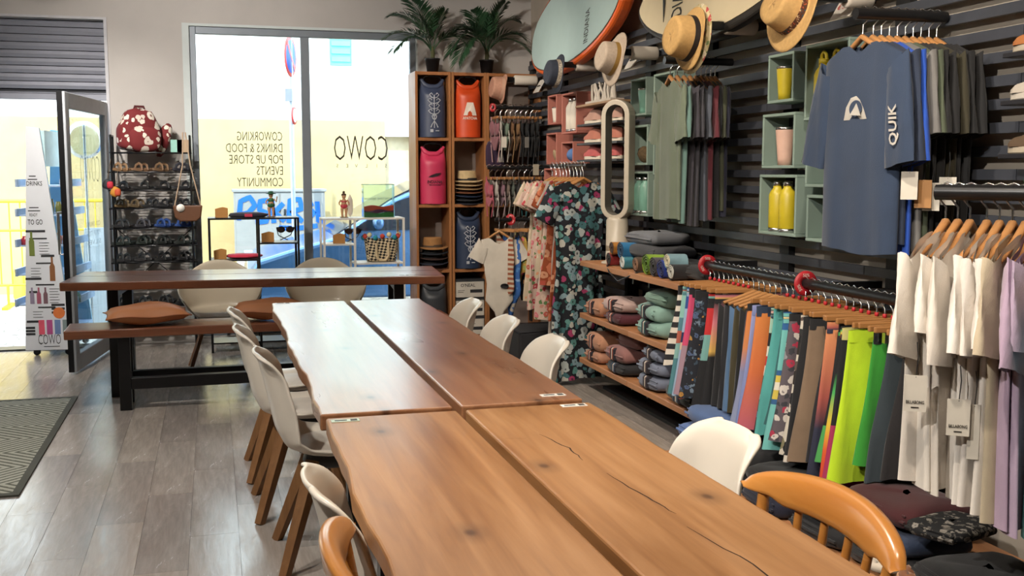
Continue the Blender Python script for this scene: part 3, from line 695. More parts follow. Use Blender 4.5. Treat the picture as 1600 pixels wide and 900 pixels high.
for i, (x, y, z, c, h, r_) in enumerate(((-.14, .12, 1.122, '#4a5a2a', .11, .025), (-.02, .2, 1.122, '#8a7a3a', .12, .025), (.05, .15, 1.122, '#6a6a35', .10, .025), (.02, .14, .882, '#b85a28', .09, .045), (.1, .2, .882, '#a84a22', .09, .045), (-.2, .1, .882, '#a8323a', .07, .03), (.1, .2, .652, '#8a5a4a', .05, .04), (.16, .15, .412, '#3d6a5a', .08, .03))):
    p = on_stand(x, y, z); o = MB().lathe([(r_, 0), (r_, h * .72), (r_ * .7, h * .85), (r_ * .72, h)], 14, p).build('jar', mat(c, .25))
    tag(o, ('squat %s jar standing on the drinks stand' if h < .1 else 'slim %s jar standing on the drinks stand') % {'#4a5a2a': 'dark green', '#8a7a3a': 'mustard', '#6a6a35': 'olive', '#b85a28': 'orange', '#a84a22': 'rust', '#a8323a': 'red', '#8a5a4a': 'brown', '#3d6a5a': 'teal'}[c], 'jar', 'jars on the drinks stand')
dm2 = MB().grid(lambda u, v: Vector((-1.10 + .16 * sin(PI * v / 2) * cos(2 * PI * u), 10.25 - .1 * cos(PI * v / 2), 1.74 + .17 * sin(PI * v / 2) * sin(2 * PI * u))), 28, 8, cu=True).build('plastic_dome', glass('dome', (.62, .72, .78, 1), 1.6))
MB().tube([(-1.10, 10.27, -.02), (-1.10, 10.27, 1.9)], .012).build('post', STEEL, dm2, True); tag(dm2, 'clear round plastic dome on a post outside the doorway', 'dome')
ab = thing('sandwich_board', 'white folding pavement sign standing outside the glass door', 'sign', (-1.0, 10.9, -.03), .25)
MB().prism([(-.24, 0), (.24, 0), (.2, .95), (-.2, .95)], lambda u, v, w: (u, w + (.95 - v) * -.12, v), 0, .02).build('front_board', mat('#d5dade', .6), ab)
MB().prism([(-.24, 0), (.24, 0), (.2, .95), (-.2, .95)], lambda u, v, w: (u, w + (.95 - v) * .12, v), .03, .05).build('rear_board', mat('#c5ccd0', .6), ab)
# ================================================================== SHOE RACK
rack = thing('shoe_rack', 'black wire shoe rack holding rows of sandals beside the window', 'shoe rack', (-.47, 9.07, 0))
RW, RD = .30, .10
for sx in (-RW, RW):
    for sy in (-RD, RD): MB().tube([(sx, sy, 0), (sx, sy, 1.75)], .008, 8).build('post', BLACKM, rack)
    MB().tube([(sx, -RD, 1.745), (sx, RD, 1.745)], .008, 8).build('top_rail', BLACKM, rack)
MB().tube([(-RW, RD, 1.3 - .3), (RW, RD, .45)], .004, 6).tube([(RW, RD, 1.0), (-RW, RD, .45)], .004, 6).build('brace', BLACKM, rack)
levels = [1.615, 1.46, 1.315, 1.17, 1.01, .87, .735, .55, .38, .2]
for z in levels:
    q = MB(); e_ = .01 if z > 1.6 else .03; q.tube([(-RW - e_, -RD, z - .006), (RW + e_, -RD, z - .006), (RW + e_, RD, z - .006), (-RW - e_, RD, z - .006)], .006, 6, closed=True)
    for k in range(1, 8): q.tube([(-RW - e_, -RD + RD * k / 4, z - .004), (RW + e_, -RD + RD * k / 4, z - .004)], .003, 5)
    q.build('wire_shelf', BLACKM, rack)['kind'] = 'stuff'
def sandal_proto(strap):
    o = MB()
    outline = []
    for i in range(16):
        a = 2 * PI * i / 16; x = cos(a) * .115; outline.append((x, sin(a) * (.04 - .008 * cos(a) * -1)))
    o.prism(outline, lambda u, v, w: (u, v, w + .012 * (u / .115) ** 2), 0, .018)
    return o
sc_ = {1.46: ['#8a6a4a', '#7a5c44', '#6a5038', '#20202a'], 1.315: ['#1d1d1f', '#222', '#1a1a1c', '#26262a'], 1.17: ['#6d5a3c', '#5c4c34', '#1d1d1f', '#1d1d20', '#202024'], 1.01: ['#2a2a2c', '#3a3a40', '#24427e', '#2a4a8a'],
       .87: ['#28302c', '#2c3430', '#1f2423', '#242a28'], .735: ['#2a2a2c', '#343436', '#1e1e20', '#242426'], .55: ['#1d1d1f', '#202022', '#1a1a1c', '#232325'], .38: ['#1d1d1f', '#202022', '#262628', '#1c1c1e']}
cn = {'#8a6a4a': 'tan', '#7a5c44': 'brown', '#6a5038': 'dark tan', '#6d5a3c': 'olive brown', '#5c4c34': 'olive', '#24427e': 'blue', '#2a4a8a': 'bright blue', '#28302c': 'green-black', '#2c3430': 'green-black'}
lvn = {1.46: 'top sandal shelf', 1.315: 'second sandal shelf', 1.17: 'third sandal shelf', 1.01: 'fourth sandal shelf', .87: 'fifth sandal shelf', .735: 'sixth sandal shelf', .55: 'shelf under table height', .38: 'low shelf'}
rs = random.Random(11)
for z, cl in sc_.items():
    for i, c in enumerate(cl):
        c = '#222222' if c == '#222' else c
        T = thing('sandal', '%s strap sandal lying on the %s of the shoe rack' % (cn.get(c, 'black'), lvn[z]), 'sandal', (-.47 - .235 + i * (.47 / (len(cl) - 1)), 9.06 + rs.uniform(-.02, .02), z), PI / 2 + rs.uniform(-.9, -.5), 'sandals on the shoe rack')
        sandal_proto(0).build('sole', mat(c, .7), T)
        MB().tube([(.02, -.042, .01), (.025, -.03, .05), (.03, 0, .062), (.025, .03, .05), (.02, .042, .01)], .012, 6, flat=.35).build('strap', mat(c, .6), T)
        if z not in (1.315,): MB().tube([(-.04, -.04, .01), (-.035, -.028, .052), (-.03, 0, .066), (-.035, .028, .052), (-.04, .04, .01)], .012, 6, flat=.35).build('strap', mat(c, .6), T)
# backpack
bp = thing('backpack', 'dark red backpack with white tropical leaves on top of the shoe rack', 'backpack', (-.56, 9.06, 1.615), .35)
BPM = floral('backpack_print', '#6e1f22', ['#d8cfc2', '#cbbfb2', '#6e1f22'], ['#6e1f22', '#d8cfc2', '#6e1f22', '#d8cfc2'], 13, .46)
MB().grid(lambda u, v: Vector((.172 * (1 - .38 * smooth(.45, 1, v)) * math.copysign(abs(cos(2 * PI * u)) ** .7, cos(2 * PI * u)) * max(0, 1 - (2 * v - 1) ** 10) ** .5, .10 * math.copysign(abs(sin(2 * PI * u)) ** .7, sin(2 * PI * u)) * max(0, 1 - (2 * v - 1) ** 8) ** .5, .35 * v + .006 * sin(14 * u + 6 * v))), 24, 16, cu=True).build('body', BPM, bp)
MB().blob((.02, -.08, .10), (.13, .055, .10), 20, 10, None, .02, .7, 1).build('front_pocket', BPM, bp)
MB().blob((.2, .02, .1), (.05, .06, .14), 16, 10, RY(.35), .05, .8, 3).build('side_strap', BPM, bp)
MB().tube([(-.03, .0, .34), (-.025, 0, .362), (.045, 0, .362), (.05, 0, .34)], .010, 8).build('handle', mat('#4a1618', .8), bp)
hb = thing('handbag', 'brown leather shoulder bag hanging from the shoe rack', 'handbag', (-.20, 8.91, 1.06))
MB().prism([(-.115, .13), (-.10, .03), (-.06, 0), (.06, 0), (.10, .03), (.115, .13)], lambda u, v, w: (u, w, v), -.02, .02).build('body', mat('#5e3a22', .5, 0, .12), hb, bevel=.01, seg=2)
MB().tube([(-.10, 0, .125), (-.03, .0, .45), (-.02, .01, .71), (.0, .01, .71), (.03, 0, .45), (.10, 0, .125)], .006, 6).build('strap', mat('#a89078', .6), hb)
MB().lathe([(.032, 0), (.032, .004)], 18, (-.055, -.022, .11), RX(PI / 2)).build('price_disc', WHITE, hb)
for x, c1, c2, z, nm in ((-.80, '#2a2a30', '#b8283a', 1.36, 'red and black'), (-.745, '#c0822a', '#b84a2a', 1.30, 'orange and yellow')):
    T = thing('keyring_charm', nm + ' woven keyring charm hanging from the shoe rack', 'keyring', (x, 8.92, z), 0, 'charms hanging from the shoe rack')
    MB().blob((0, 0, 0), (.035, .025, .04), 10, 8, RY(.5), 0, .6).build('charm', mat(c1, .7), T); MB().blob((.02, -.008, -.005), (.025, .025, .03), 10, 8, None, 0, .6).build('charm_patch', mat(c2, .7), T)
    MB().tube([(0, 0, .03), (.015, .02, .12), (.03, .03, .2)], .003, 5).build('cord', mat('#6a5a4a', .7), T)
for x, c, l in ((-.275, '#8fc2b4', 'mint notebook standing on top of the shoe rack'), (-.225, '#b49a7c', 'small beige notebook standing on top of the shoe rack')):
    o = MB().box(x - .045, x + .045, 9.05, 9.065, 1.616, 1.616 + .1).build('notebook', mat(c, .7)); tag(o, l, 'notebook', 'notebooks on the shoe rack')
# ================================================================== WINDOW DISPLAY SHELVES
def display(label, x0, x1, y0, y1, zt, m, zsh, side):
    T = thing('display_shelf', label, 'shelf', ((x0 + x1) / 2, (y0 + y1) / 2, 0)); w_ = (x1 - x0) / 2; d_ = (y1 - y0) / 2; b = .009
    xm = (.38 * w_ * 2 - w_) if side == 'L' else (.10 * w_)
    for sx in (-w_, xm, w_):
        for sy in (-d_, d_): MB().box(sx - b, sx + b, sy - b, sy + b, 0, zt).build('post', m, T)
    MB().box(-w_ - b, w_ + b, -d_ - b, d_ + b, zt, zt + .014).build('top', m, T)
    for a, e_, z in ((xm, w_, zsh[0]), (-w_, xm, zsh[1])) if side == 'R' else ((-w_, xm, zsh[0]), (xm, w_, zsh[1])):
        MB().box(a, e_, -d_, d_, z - .012, z).build('shelf', m, T)
    for z in (.35, .08): MB().box(-w_, w_, -d_, d_, z - .012, z).build('shelf', m, T)
    return T
display('black metal display shelf in the shop window', -.04, .66, 8.78, 9.08, 1.075, BLACKM, (.885, .752), 'R')
WM = mat('#d8d4cc', .5)
display('white metal display shelf in the shop window', .87, 1.53, 8.78, 9.08, 1.062, WM, (.862, .70), 'L')
KRAFT = mat('#a8763c', .8)
def card(x, y, z, l, c='#a8763c'):
    o = MB().prism([(-.05, 0), (.05, 0), (.05, .075), (.01, .085), (-.05, .07)], lambda u, v, w: (x + u, y + w, z + v), -.012, .012).build('price_card', mat(c, .8)); tag(o, l, 'card', 'kraft price cards in the window')
card(.06, 8.87, 1.09, 'kraft price card on top of the black display shelf'); card(.42, 8.87, .886, 'kraft price card on the middle level of the black display shelf')
card(.04, 8.87, .753, 'kraft price card on the low level of the black display shelf'); card(1.0, 8.87, .863, 'kraft price card on the white display shelf')
o = MB().blob((.27, 8.92, 1.107), (.16, .10, .024), 20, 8, None, .06, .8, 1).build('folded_shirt', cloth('#23202c')); tag(o, 'dark folded shirt on top of the black display shelf', 'shirt')
MB().box(.24, .30, 8.815, 8.83, 1.096, 1.12).build('shirt_label', mat('#b8304a', .8), o, True)
o = MB().blob((.23, 8.93, .772), (.15, .10, .02), 20, 8, None, .05, .8, 2).build('folded_towel', cloth('#c02a44')); tag(o, 'red folded towel on the black display shelf', 'towel')
def glasses(x, y, z, l):
    T = thing('sunglasses', l, 'sunglasses', (x, y, z), .1, 'sunglasses in the window')
    for s in (-1, 1):
        MB().lathe([(.03, -.004), (.034, 0), (.03, .004)], 16, (s * .036, 0, .10), RX(PI / 2), sy=.8).build('lens', mat('#2a1c18', .1), T)
        MB().tube([(s * .072, 0, .11), (s * .05, .06, .05), (-s * .03, .09, .008)], .004, 6).build('temple', BLACK, T)
    MB().tube([(-.075, 0, .115), (0, -.003, .118), (.075, 0, .115)], .005, 6).build('bridge', BLACK, T)
    return T
glasses(.565, 8.88, .886, 'dark sunglasses propped on the black display shelf'); glasses(1.17 - .05, 8.88, .863, 'dark sunglasses propped on the white display shelf')
def figurine(loc, l, suit, hat, board=False):
    T = thing('figurine', l, 'figurine', loc, 0, 'beach figurines in the window'); T.scale = (.82, .82, .8); SK = mat('#b98a64', .6)
    MB().box(-.04, .04, -.025, .025, 0, .008).build('stand', mat('#6a5a3a', .7), T)
    b = MB()
    for s in (-1, 1): b.tube([(s * .018, 0, .008), (s * .02, 0, .05), (s * .019, 0, .10)], [.011, .013, .019], 10)
    b.blob((0, 0, .125), (.036, .026, .034)); b.tube([(0, 0, .14), (0, 0, .175), (0, 0, .2)], [.028, .027, .012], 12); b.blob((0, 0, .222), (.022, .022, .026))
    for s in (-1, 1): b.tube([(s * .03, 0, .185), (s * .05, -.005, .155), (s * .045 if s < 0 or board else .06, -.015, .13 if s < 0 or board else .21)], [.009, .008, .006], 8)
    b.build('body', SK, T)
    MB().blob((0, 0, .122), (.038, .028, .03), 14, 8).blob((0, -.001, .168), (.031, .029, .016 if board else .03), 14, 8).build('swimsuit', mat(suit, .6), T)
    h = MB().blob((0, .006, .238), (.026, .026, .018), 14, 8)
    if not board: h.lathe([(.05, .236), (.05, .24), (.03, .247), (.022, .262), (.001, .266)], 16)
    else: h.blob((.0, .006, .265), (.014, .014, .014), 10, 6)
    h.build('hat' if not board else 'hair', mat(hat, .6), T)
    if board: MB().lathe([(.001, 0), (.022, .03), (.03, .1), (.026, .18), (.001, .235)], 16, (.062, .0, .01), None, True, 1, .25).build('surfboard', mat('#d0c4b4', .4), T)
figurine((.455, 8.90, 1.089), 'green-suited figurine in a green hat on the black display shelf', '#1f5a34', '#1c4a30')
figurine((1.05, 8.90, 1.076), 'figurine holding a small surfboard on the white display shelf', '#c03a4a', '#4a3424', True)
gv = thing('sand_terrarium', 'square glass box with layered coloured sand on the white display shelf', 'glass box', (1.34, 8.93, 1.077)); gv.scale = (1.1, 1.1, 1.1)
MB().box(-.12, .12, -.05, -.045, 0, .25).box(-.12, .12, .045, .05, 0, .25).box(-.12, -.115, -.045, .045, 0, .25).box(.115, .12, -.045, .045, 0, .25).build('glass_walls', glass('box_glass', (.9, .97, .95, 1), .8), gv)
MB().tube([(-.12, -.05, .25), (.12, -.05, .25), (.12, .05, .25), (-.12, .05, .25)], .003, 6, closed=True).build('rim', mat('#9fc8c0', .2), gv)
for z0, z1, c in ((0, .035, '#2f6a36'), (.035, .055, '#5a2a4a'), (.055, .085, '#c0402a')):
    MB().grid(lambda u, v: Vector((-.114 + .228 * u, -.044 if v < .5 else .044, (z1 if v in (0, 1) else z1) + .006 * sin(9 * u + z0 * 90))), 12, 2).grid(lambda u, v: Vector((-.114 + .228 * u, -.044, z0 + .006 * sin(9 * u + z0 * 90 - 1.8) * (z0 > 0) if v == 0 else z1 + .006 * sin(9 * u + z0 * 90))), 12, 2).build('sand_layer', mat(c, .9), gv)
t = MB(); t.text('ON THE BEACH', (.105, .0445, .13), (-1, 0, 0), (0, 0, 1), .018, .2); t.build('print', mat('#7a8a80', .7), gv)
tote = thing('beach_tote', 'black and cream woven beach bag with pompoms on the white display shelf', 'bag', (1.36, 8.92, .701))
def totem():
    mt, nt, b = base('tote_weave')
    vo = nn(nt, 'ShaderNodeTexChecker'); vo.inputs['Scale'].default_value = 1; vo.inputs[1].default_value = lin('#1c1a1c'); vo.inputs[2].default_value = lin('#cbb998')
    w_ = nn(nt, 'ShaderNodeMapping'); w_.inputs['Scale'].default_value = (45, 45, 60); w_.inputs['Rotation'].default_value = (0, .6, 0); nt.links.new(coords(nt), w_.inputs[0]); nt.links.new(w_.outputs[0], vo.inputs[0])
    nt.links.new(vo.outputs[0], b.inputs['Base Color']); b.inputs['Roughness'].default_value = .9; return mt
MB().grid(lambda u, v: Vector(((.12 + .025 * v) * math.copysign(abs(cos(2 * PI * u)) ** .6, cos(2 * PI * u)), .06 * math.copysign(abs(sin(2 * PI * u)) ** .7, sin(2 * PI * u)), .005 + .2 * v + .012 * cos(4 * PI * u) * v)), 28, 8, cu=True).build('body', totem(), tote, solid=.006)
MB().tube([(-.05, -.066, .16), (-.05, -.075, .05), (-.025, -.078, .015), (.025, -.078, .015), (.05, -.075, .05), (.05, -.066, .16)], .011, 8).build('handle', mat('#cdb894', .8), tote)
for i in range(9):
    a = -PI + i * PI / 8; MB().blob((.15 * cos(a), .07 * sin(a) - .004, .205 + .012 * (i % 3)), (.022, .02, .022), 8, 6, None, .15, 1, i).build('pompom', mat(['#2a8a9a', '#c84a3a', '#d8cfa8'][i % 3], .9), tote)
for x, l in ((.43, 'small brass padlock charm on the low black shelf'), (.475, 'small dark padlock charm on the low black shelf')):
    T = thing('padlock', l, 'padlock', (x, 8.85, .353), 0, 'padlocks on the display shelf')
    MB().box(-.016, .016, -.01, .01, 0, .045).build('lock_body', mat('#3a3530', .4, .4), T, bevel=.004); MB().tube([(-.01, 0, .04), (-.01, 0, .07), (0, 0, .08), (.01, 0, .07), (.01, 0, .04)], .004, 6).build('shackle', BLACKM, T)
# ================================================================== CUBBY SHELF
CB = wood('cubby_wood', '#8a5630', '#9a6439', '#aa7446', 2, .5, .1)
cu = thing('cubby_shelf', 'tall wooden cubby shelf of open cells beside the shop window', 'shelf', (2.22, 9.12, 0))
X0, X1, D = -.545, .575, .165
cols = [-.545, -.235, .075, .385]
for i, x in enumerate((-.537, -.249, -.221, .067, .09, .56)):
    MB().box(x - .011, x + .011, -D, D, 0, 2.305).build('upright', CB, cu, bevel=.002)
zs = [.02, .60, 1.165, 1.735, 2.29]
for z in zs:
    for a, e_ in ((-.526, -.26), (-.21, .056), (.101, .549)): MB().box(a, e_, -D, D, z - .013, z + .013).build('shelf', CB, cu)
MB().box(-.54, .56, D - .008, D, .02, 2.29).build('back_panel', mat('#8d8078', .8), cu)
def dry_bag(label, x, z, c, kind, h=.50, y=9.03):
    T = thing('dry_bag', label, 'dry bag', (x, y, z), 0, 'roll-top dry bags in the cubby shelf'); M_ = mat(c, .45, 0, .08, 4, .15, 40)
    def fn(u, v):
        a = 2 * PI * u; t_ = smooth(.8, 1, v); k = 1 + .012 * sin(5 * a + 9 * v) * (.3 + v); r_ = .117 * k
        return Vector((r_ * cos(a) * (1 - .16 * t_), (r_ * .82 * (1 - t_ * .8)) * sin(a), .004 + h * .84 * v + .055 * t_ * cos(a) ** 2 - .02 * t_))
    MB().grid(fn, 26, 16, cu=True).add([fn(i / 26, 0) for i in range(26)], [tuple(range(26))[::-1]]).build('body', M_, T, sub=1)
    MB().tube([(-.098, 0, h * .93), (-.07, -.012, h * .85), (-.035, -.02, h * .81), (.035, -.02, h * .81), (.07, -.012, h * .85), (.098, 0, h * .93)], [.014, .022, .024, .024, .022, .014], 10).build('roll_top', M_, T)
    MB().tube([(-.09, 0, h * .88), (-.065, -.01, h * .97), (0, -.012, h * .99), (.065, -.01, h * .97), (.09, 0, h * .88)], .012, 6, flat=.4).build('strap', BLACK, T)
    MB().box(-.022, .022, -.026, -.002, h * .97, h * 1.01).build('buckle', BLACK, T)
    yf = -.117 * .84
    if kind == 'crest':
        W_ = mat('#b9bcc4', .6); g = MB()
        def st_(pts, w_=.004): g.tube([(px_, yf - .001 + (abs(px_) / .117) ** 2 * .035, pz) for px_, pz in pts], w_, 5)
        st_([(0, .13), (0, .36)])
        for k in range(5):
            z0 = .15 + k * .045; w_ = (.02, .05, .045, .055, .04)[k]
            for s in (-1, 1): st_([(0, z0), (s * w_ * .6, z0 + .008), (s * w_, z0 + .03), (s * w_ * .6, z0 + .045), (s * w_ * .35, z0 + .03)])
        for s in (-1, 1): st_([(0, .14), (s * .02, .11), (s * .03, .085)])
        st_([(0, .13), (0, .08)])
        g.build('crest_print', W_, T); MB().box(-.035, -.01, yf - .002, yf + .006, .045, .07).box(.01, .04, yf - .002, yf + .006, .053, .06).build('logo_print', mat('#b9bcc4', .6), T)
    if kind == 'a':
        P_ = mat('#e6d9cc', .6)
        MB().prism([(-.055, .19), (-.022, .19), (-.016, .215), (.0, .23), (.016, .215), (.022, .19), (.06, .19), (.03, .30), (-.025, .30)], lambda u, v, w: (u, w + (abs(u) / .117) ** 2 * .03, v), yf - .003, yf).build('logo_print', P_, T)
        MB().text('APATCHA', (-.062, yf - .002 + .004, .155), (1, 0, 0), (0, 0, 1), .024, .125, thin=.02).build('lettering', P_, T)
    if kind == 'indiana':
        K = mat('#2a1420', .6)
        MB().text('INDIANA', (-.065, yf + .002, .18), (1, 0, 0), (0, 0, 1), .027, .13, thin=.012).box(-.05, .045, yf - .001, yf + .006, .166, .17).build('lettering', K, T)
        MB().prism([(-.055, .235), (-.02, .232), (.03, .245), (.058, .27), (.01, .265), (-.03, .25)], lambda u, v, w: (u, w + (abs(u) / .117) ** 2 * .03, v), yf - .002, yf + .002).build('feather_print', K, T)
    return T
c1, c2 = 1.832, 2.143
dry_bag('slate blue dry bag with a pale crest in the top cell by the window', c1, 1.749, '#3d465e', 'crest', .53)
dry_bag('orange dry bag with a white letter A logo', c2, 1.749, '#cf4a1e', 'a', .53)
dry_bag('pink dry bag with black feather logo', c1, 1.179, '#c8385c', 'indiana', .53)
dry_bag('navy dry bag with a pale crest beside the brown hat stack', c2, .614, '#2c3850', 'crest', .53)
dry_bag('dark grey dry bag in the bottom cell behind the bench table', c1, .034, '#3a3d42', '', .5)
STRAW = mat('#b0905e', .85, 0, .1, 60, .4, 120)
def hat_mb(rb=.135, rc=.085, h=.11, droop=.01):
    return MB().grid(lambda u, v: _hat(u, v, rb, rc, h, droop), 30, 16, cu=True)
def _hat(u, v, rb, rc, h, droop, pinch=.16):
    a = 2 * PI * u; el = 1 + .12 * cos(a) ** 2
    if v < .35: q = v / .35; r_ = rb + (rc - rb) * q; return Vector((r_ * cos(a) * el, r_ * sin(a), .004 - droop * (1 - q) * abs(sin(a)) + .014 * (1 - q) * cos(a) ** 4))
    q = (v - .35) / .65
    if q < .62: r_ = rc * (1 - .14 * q / .62); z = h * .8 * q / .62
    else: k_ = (q - .62) / .38 * PI / 2; r_ = rc * .86 * cos(k_); z = h * (.8 + .2 * sin(k_)) - pinch * h * smooth(0, 1, sin(k_)) ** 2
    return Vector((r_ * cos(a) * el, r_ * sin(a) * (1 - .22 * q * (cos(a) > 0) * abs(cos(a))), z))
def band_mb(rc=.085, z0=.008, z1=.032):
    return MB().grid(lambda u, v: Vector(((rc * 1.02 - .004 * v) * cos(2 * PI * u) * (1 + .12 * cos(2 * PI * u) ** 2), (rc * 1.02 - .004 * v) * sin(2 * PI * u), z0 + (z1 - z0) * v)), 30, 2, cu=True)
def stacked_hat(x, z, c, bc, l, g, s=.95):
    T = thing('hat', l, 'hat', (x, 9.06, z), rs.uniform(-.2, .2), g)
    hat_mb(.135 * s, .085 * s).build('crown_and_brim', mat(c, .85, 0, .12, 40, .3, 120), T, solid=.004); band_mb(.085 * s).build('hat_band', mat(bc, .7), T)
for x, z0, lst, g in ((c2, 1.18, (('#20222c', '#111', 'dark navy hat at the foot of the light hat stack'), ('#2a2b30', '#151515', 'charcoal hat second in the light hat stack'), ('#23304a', '#151515', 'navy hat third in the light hat stack'), ('#7a4a2e', '#3a2418', 'rust brown hat fourth in the light hat stack'), ('#a4875e', '#3a2a1c', 'tan straw hat near the top of the light stack'), ('#b79c74', '#6a5a44', 'beige straw hat under the topmost one of its stack'), ('#c4ab80', '#1a1a1c', 'cream straw hat with black band, topmost of its stack')), 'hat stack beside the pink dry bag'),
                      (c1, .615, (('#5a3420', '#2a1810', 'brown hat at the foot of the tan hat stack'), ('#2a2d3a', '#151515', 'dark blue hat second in the tan hat stack'), ('#3a2620', '#151515', 'dark brown hat third in the tan hat stack'), ('#20242c', '#151515', 'black hat fourth in the tan hat stack'), ('#9a6e40', '#4a3a2c', 'tan felt hat with braided band, topmost of its stack')), 'hat stack beside the navy dry bag')):
    for i, (c, bc, l) in enumerate(lst): stacked_hat(x, z0 + i * (.032 if len(lst) > 5 else .045), c, bc + '111' if len(bc) == 4 else bc, l, g)
for i, l in enumerate(('bottom white cardboard shoe box in the stack of three', 'middle white cardboard shoe box in the stack of three', 'white cardboard shoe box, topmost of the stack of three')):
    T = thing('shoe_box', l, 'box', (c2, 9.05, .034 + i * .165), 0, 'white boxes in the cubby shelf')
    MB().box(-.125, .125, -.1, .09, 0, .14).build('box_body', mat('#c4bdb2', .7), T, bevel=.002); MB().box(-.128, .128, -.103, .093, .14, .158).build('lid', mat('#2a2c30', .6), T)
    MB().text("O'NEAL", (-.085, -.101, .092), (1, 0, 0), (0, 0, 1), .03, .13, thin=.01).box(.0, .11, -.1015, -.1, .04, .068).box(-.11, -.05, -.1015, -.1, .06, .064).box(-.11, -.06, -.1015, -.1, .045, .049).build('print', mat('#26262a', .7), T)
# palms --------------------------------------------------------------
LEAF = mat('#24432a', .55, 0, .3, 12); LEAF2 = mat('#2f5030', .55, 0, .3, 12)
def palm(label, x, fr):
    T = thing('potted_palm', label, 'plant', (x, 9.06, 2.305), 0, 'palms on the cubby shelf')
    MB().lathe([(.001, 0), (.048, 0), (.062, .105), (.066, .105), (.066, .118), (.056, .118), (.05, .1), (.001, .1)], 20).build('pot', mat('#17171a', .5), T)
    MB().tube([(0, 0, .1), (.004, 0, .16), (0, 0, .22)], [.018, .02, .012], 8).build('stem', mat('#4a4a2a', .8), T)
    for (ex, ey, ez, bu) in fr:
        fb = MB(); P = []
        for i in range(15):
            t_ = i / 14; P.append(Vector((ex * t_ ** 1.1, ey * t_, .17 + ez * t_ + bu * 4 * t_ * (1 - t_))))
        fb.tube(P, [.006 * (1 - .75 * i / 14) for i in range(15)], 5)
        for i in range(3, 15):
            for sub_ in (0, .33, .66):
                if i == 14 and sub_: continue
                q = P[i].lerp(P[min(14, i + 1)], sub_); tg = (P[min(14, i + 1)] - P[i - 1]).normalized(); sd = tg.cross(Vector((0, 0, 1)))
                sd = sd.normalized() if sd.length > .05 else Vector((1, 0, 0)); nrm = sd.cross(tg); L_ = .17 * sin(PI * (i + sub_ + 1.5) / 17) + .05
                for s in (-1, 1):
                    dv = (tg * .75 + sd * s * .8 - Vector((0, 0, .18 + rs.random() * .2)) + nrm * .25).normalized(); m_ = q + dv * L_ * .5; e_ = q + dv * L_ - Vector((0, 0, .02)); wv = tg.cross(dv).cross(dv).normalized() * .0075
                    fb.add([q, m_ + wv, e_, m_ - wv], [(0, 1, 2, 3)])
        fb.build('frond', LEAF if rs.random() < .6 else LEAF2, T)
    return T
palm('potted palm on the cubby shelf directly above the slate blue dry bag', 1.845, ((-.42, -.08, .10, .10), (-.34, -.02, .30, .10), (-.2, -.12, .40, .06), (.30, -.08, .20, .06), (.26, -.15, .06, .10), (-.36, -.2, .0, .12), (.1, -.06, .34, .03), (-.1, .04, .30, .03)))
palm('potted palm on the cubby shelf directly above the orange dry bag', 2.325, ((.14, -.1, .42, .05), (.26, -.03, .30, .09), (-.16, -.08, .34, .06), (-.34, -.1, .0, .17), (.36, -.1, .02, .12), (.04, .02, .34, .03), (-.30, -.22, -.08, .16), (.28, -.2, .12, .10), (-.26, -.02, .2, .10)))
# ================================================================== BOXES ON THE SLAT WALL
XF, XB = 2.60, 2.738
def wallbox(label, y0, y1, z0, z1, c, g, xf=XF):
    T = thing('wall_box', label, 'wall box', ((xf + XB) / 2, (y0 + y1) / 2, z0), 0, g)
    d = (XB - xf) / 2; h = z1 - z0; w_ = (y1 - y0) / 2; t_ = .014; m = mat(c, .6, 0, .04)
    MB().box(-d, d, -w_, w_, 0, t_).build('bottom', m, T, bevel=.002); MB().box(-d, d, -w_, w_, h - t_, h).build('top', m, T, bevel=.002)
    MB().box(-d, d, -w_, -w_ + t_, t_, h - t_).build('side', m, T, bevel=.002); MB().box(-d, d, w_ - t_, w_, t_, h - t_).build('side', m, T, bevel=.002)
    return T
SG, PK = '#7f9187', '#a8695c'
gb = 'sage green boxes beside the rash vests'
for l, y0, y1, z0, z1 in (('sage green wall box holding a yellow tumbler', 4.425, 4.66, 1.785, 2.015), ('sage green wall box holding a pale pink tumbler', 4.40, 4.70, 1.475, 1.735), ('sage green wall box holding two yellow bottles', 4.37, 4.715, 1.155, 1.445),
                          ('sage green wall box holding yellow bottles with loop caps', 3.98, 4.325, 1.69, 2.025), ('empty sage green wall box behind the navy rash vest', 4.0, 4.30, 1.39, 1.64), ('low empty sage green wall box behind the navy rash vest', 4.0, 4.28, 1.145, 1.355)):
    wallbox(l, y0, y1, z0, z1, SG, gb)
for l, y0, y1, z0, z1 in (('sage green wall box holding a mint tumbler', 6.16, 6.415, 1.81, 2.045), ('sage green wall box holding a woven hat', 6.13, 6.415, 1.50, 1.75), ('sage green wall box holding two mint bottles', 6.11, 6.42, 1.18, 1.46),
                          ('sage green wall box above and behind the green t-shirts', 5.75, 6.045, 1.74, 2.045), ('sage green wall box halfway behind the green t-shirts', 5.75, 6.04, 1.44, 1.70), ('lowest sage green wall box behind the green t-shirts', 5.75, 6.03, 1.17, 1.41)):
    wallbox(l, y0, y1, z0, z1, SG, 'sage green boxes beside the fan')
for l, y0, y1, z0, z1 in (('small pink wall box holding a white cup', 7.945, 8.17, 1.83, 2.06), ('tall pink wall box holding two white bottles', 7.47, 7.815, 1.745, 2.05), ('pink wall box holding a round tag', 7.94, 8.2, 1.515, 1.765), ('square pink wall box holding a blue cap', 7.54, 7.82, 1.52, 1.685), ('pink wall box behind the bikini rail', 8.0, 8.26, 1.27, 1.485)):
    wallbox(l, y0, y1, z0, z1, PK, 'dusty pink boxes in the wall corner')
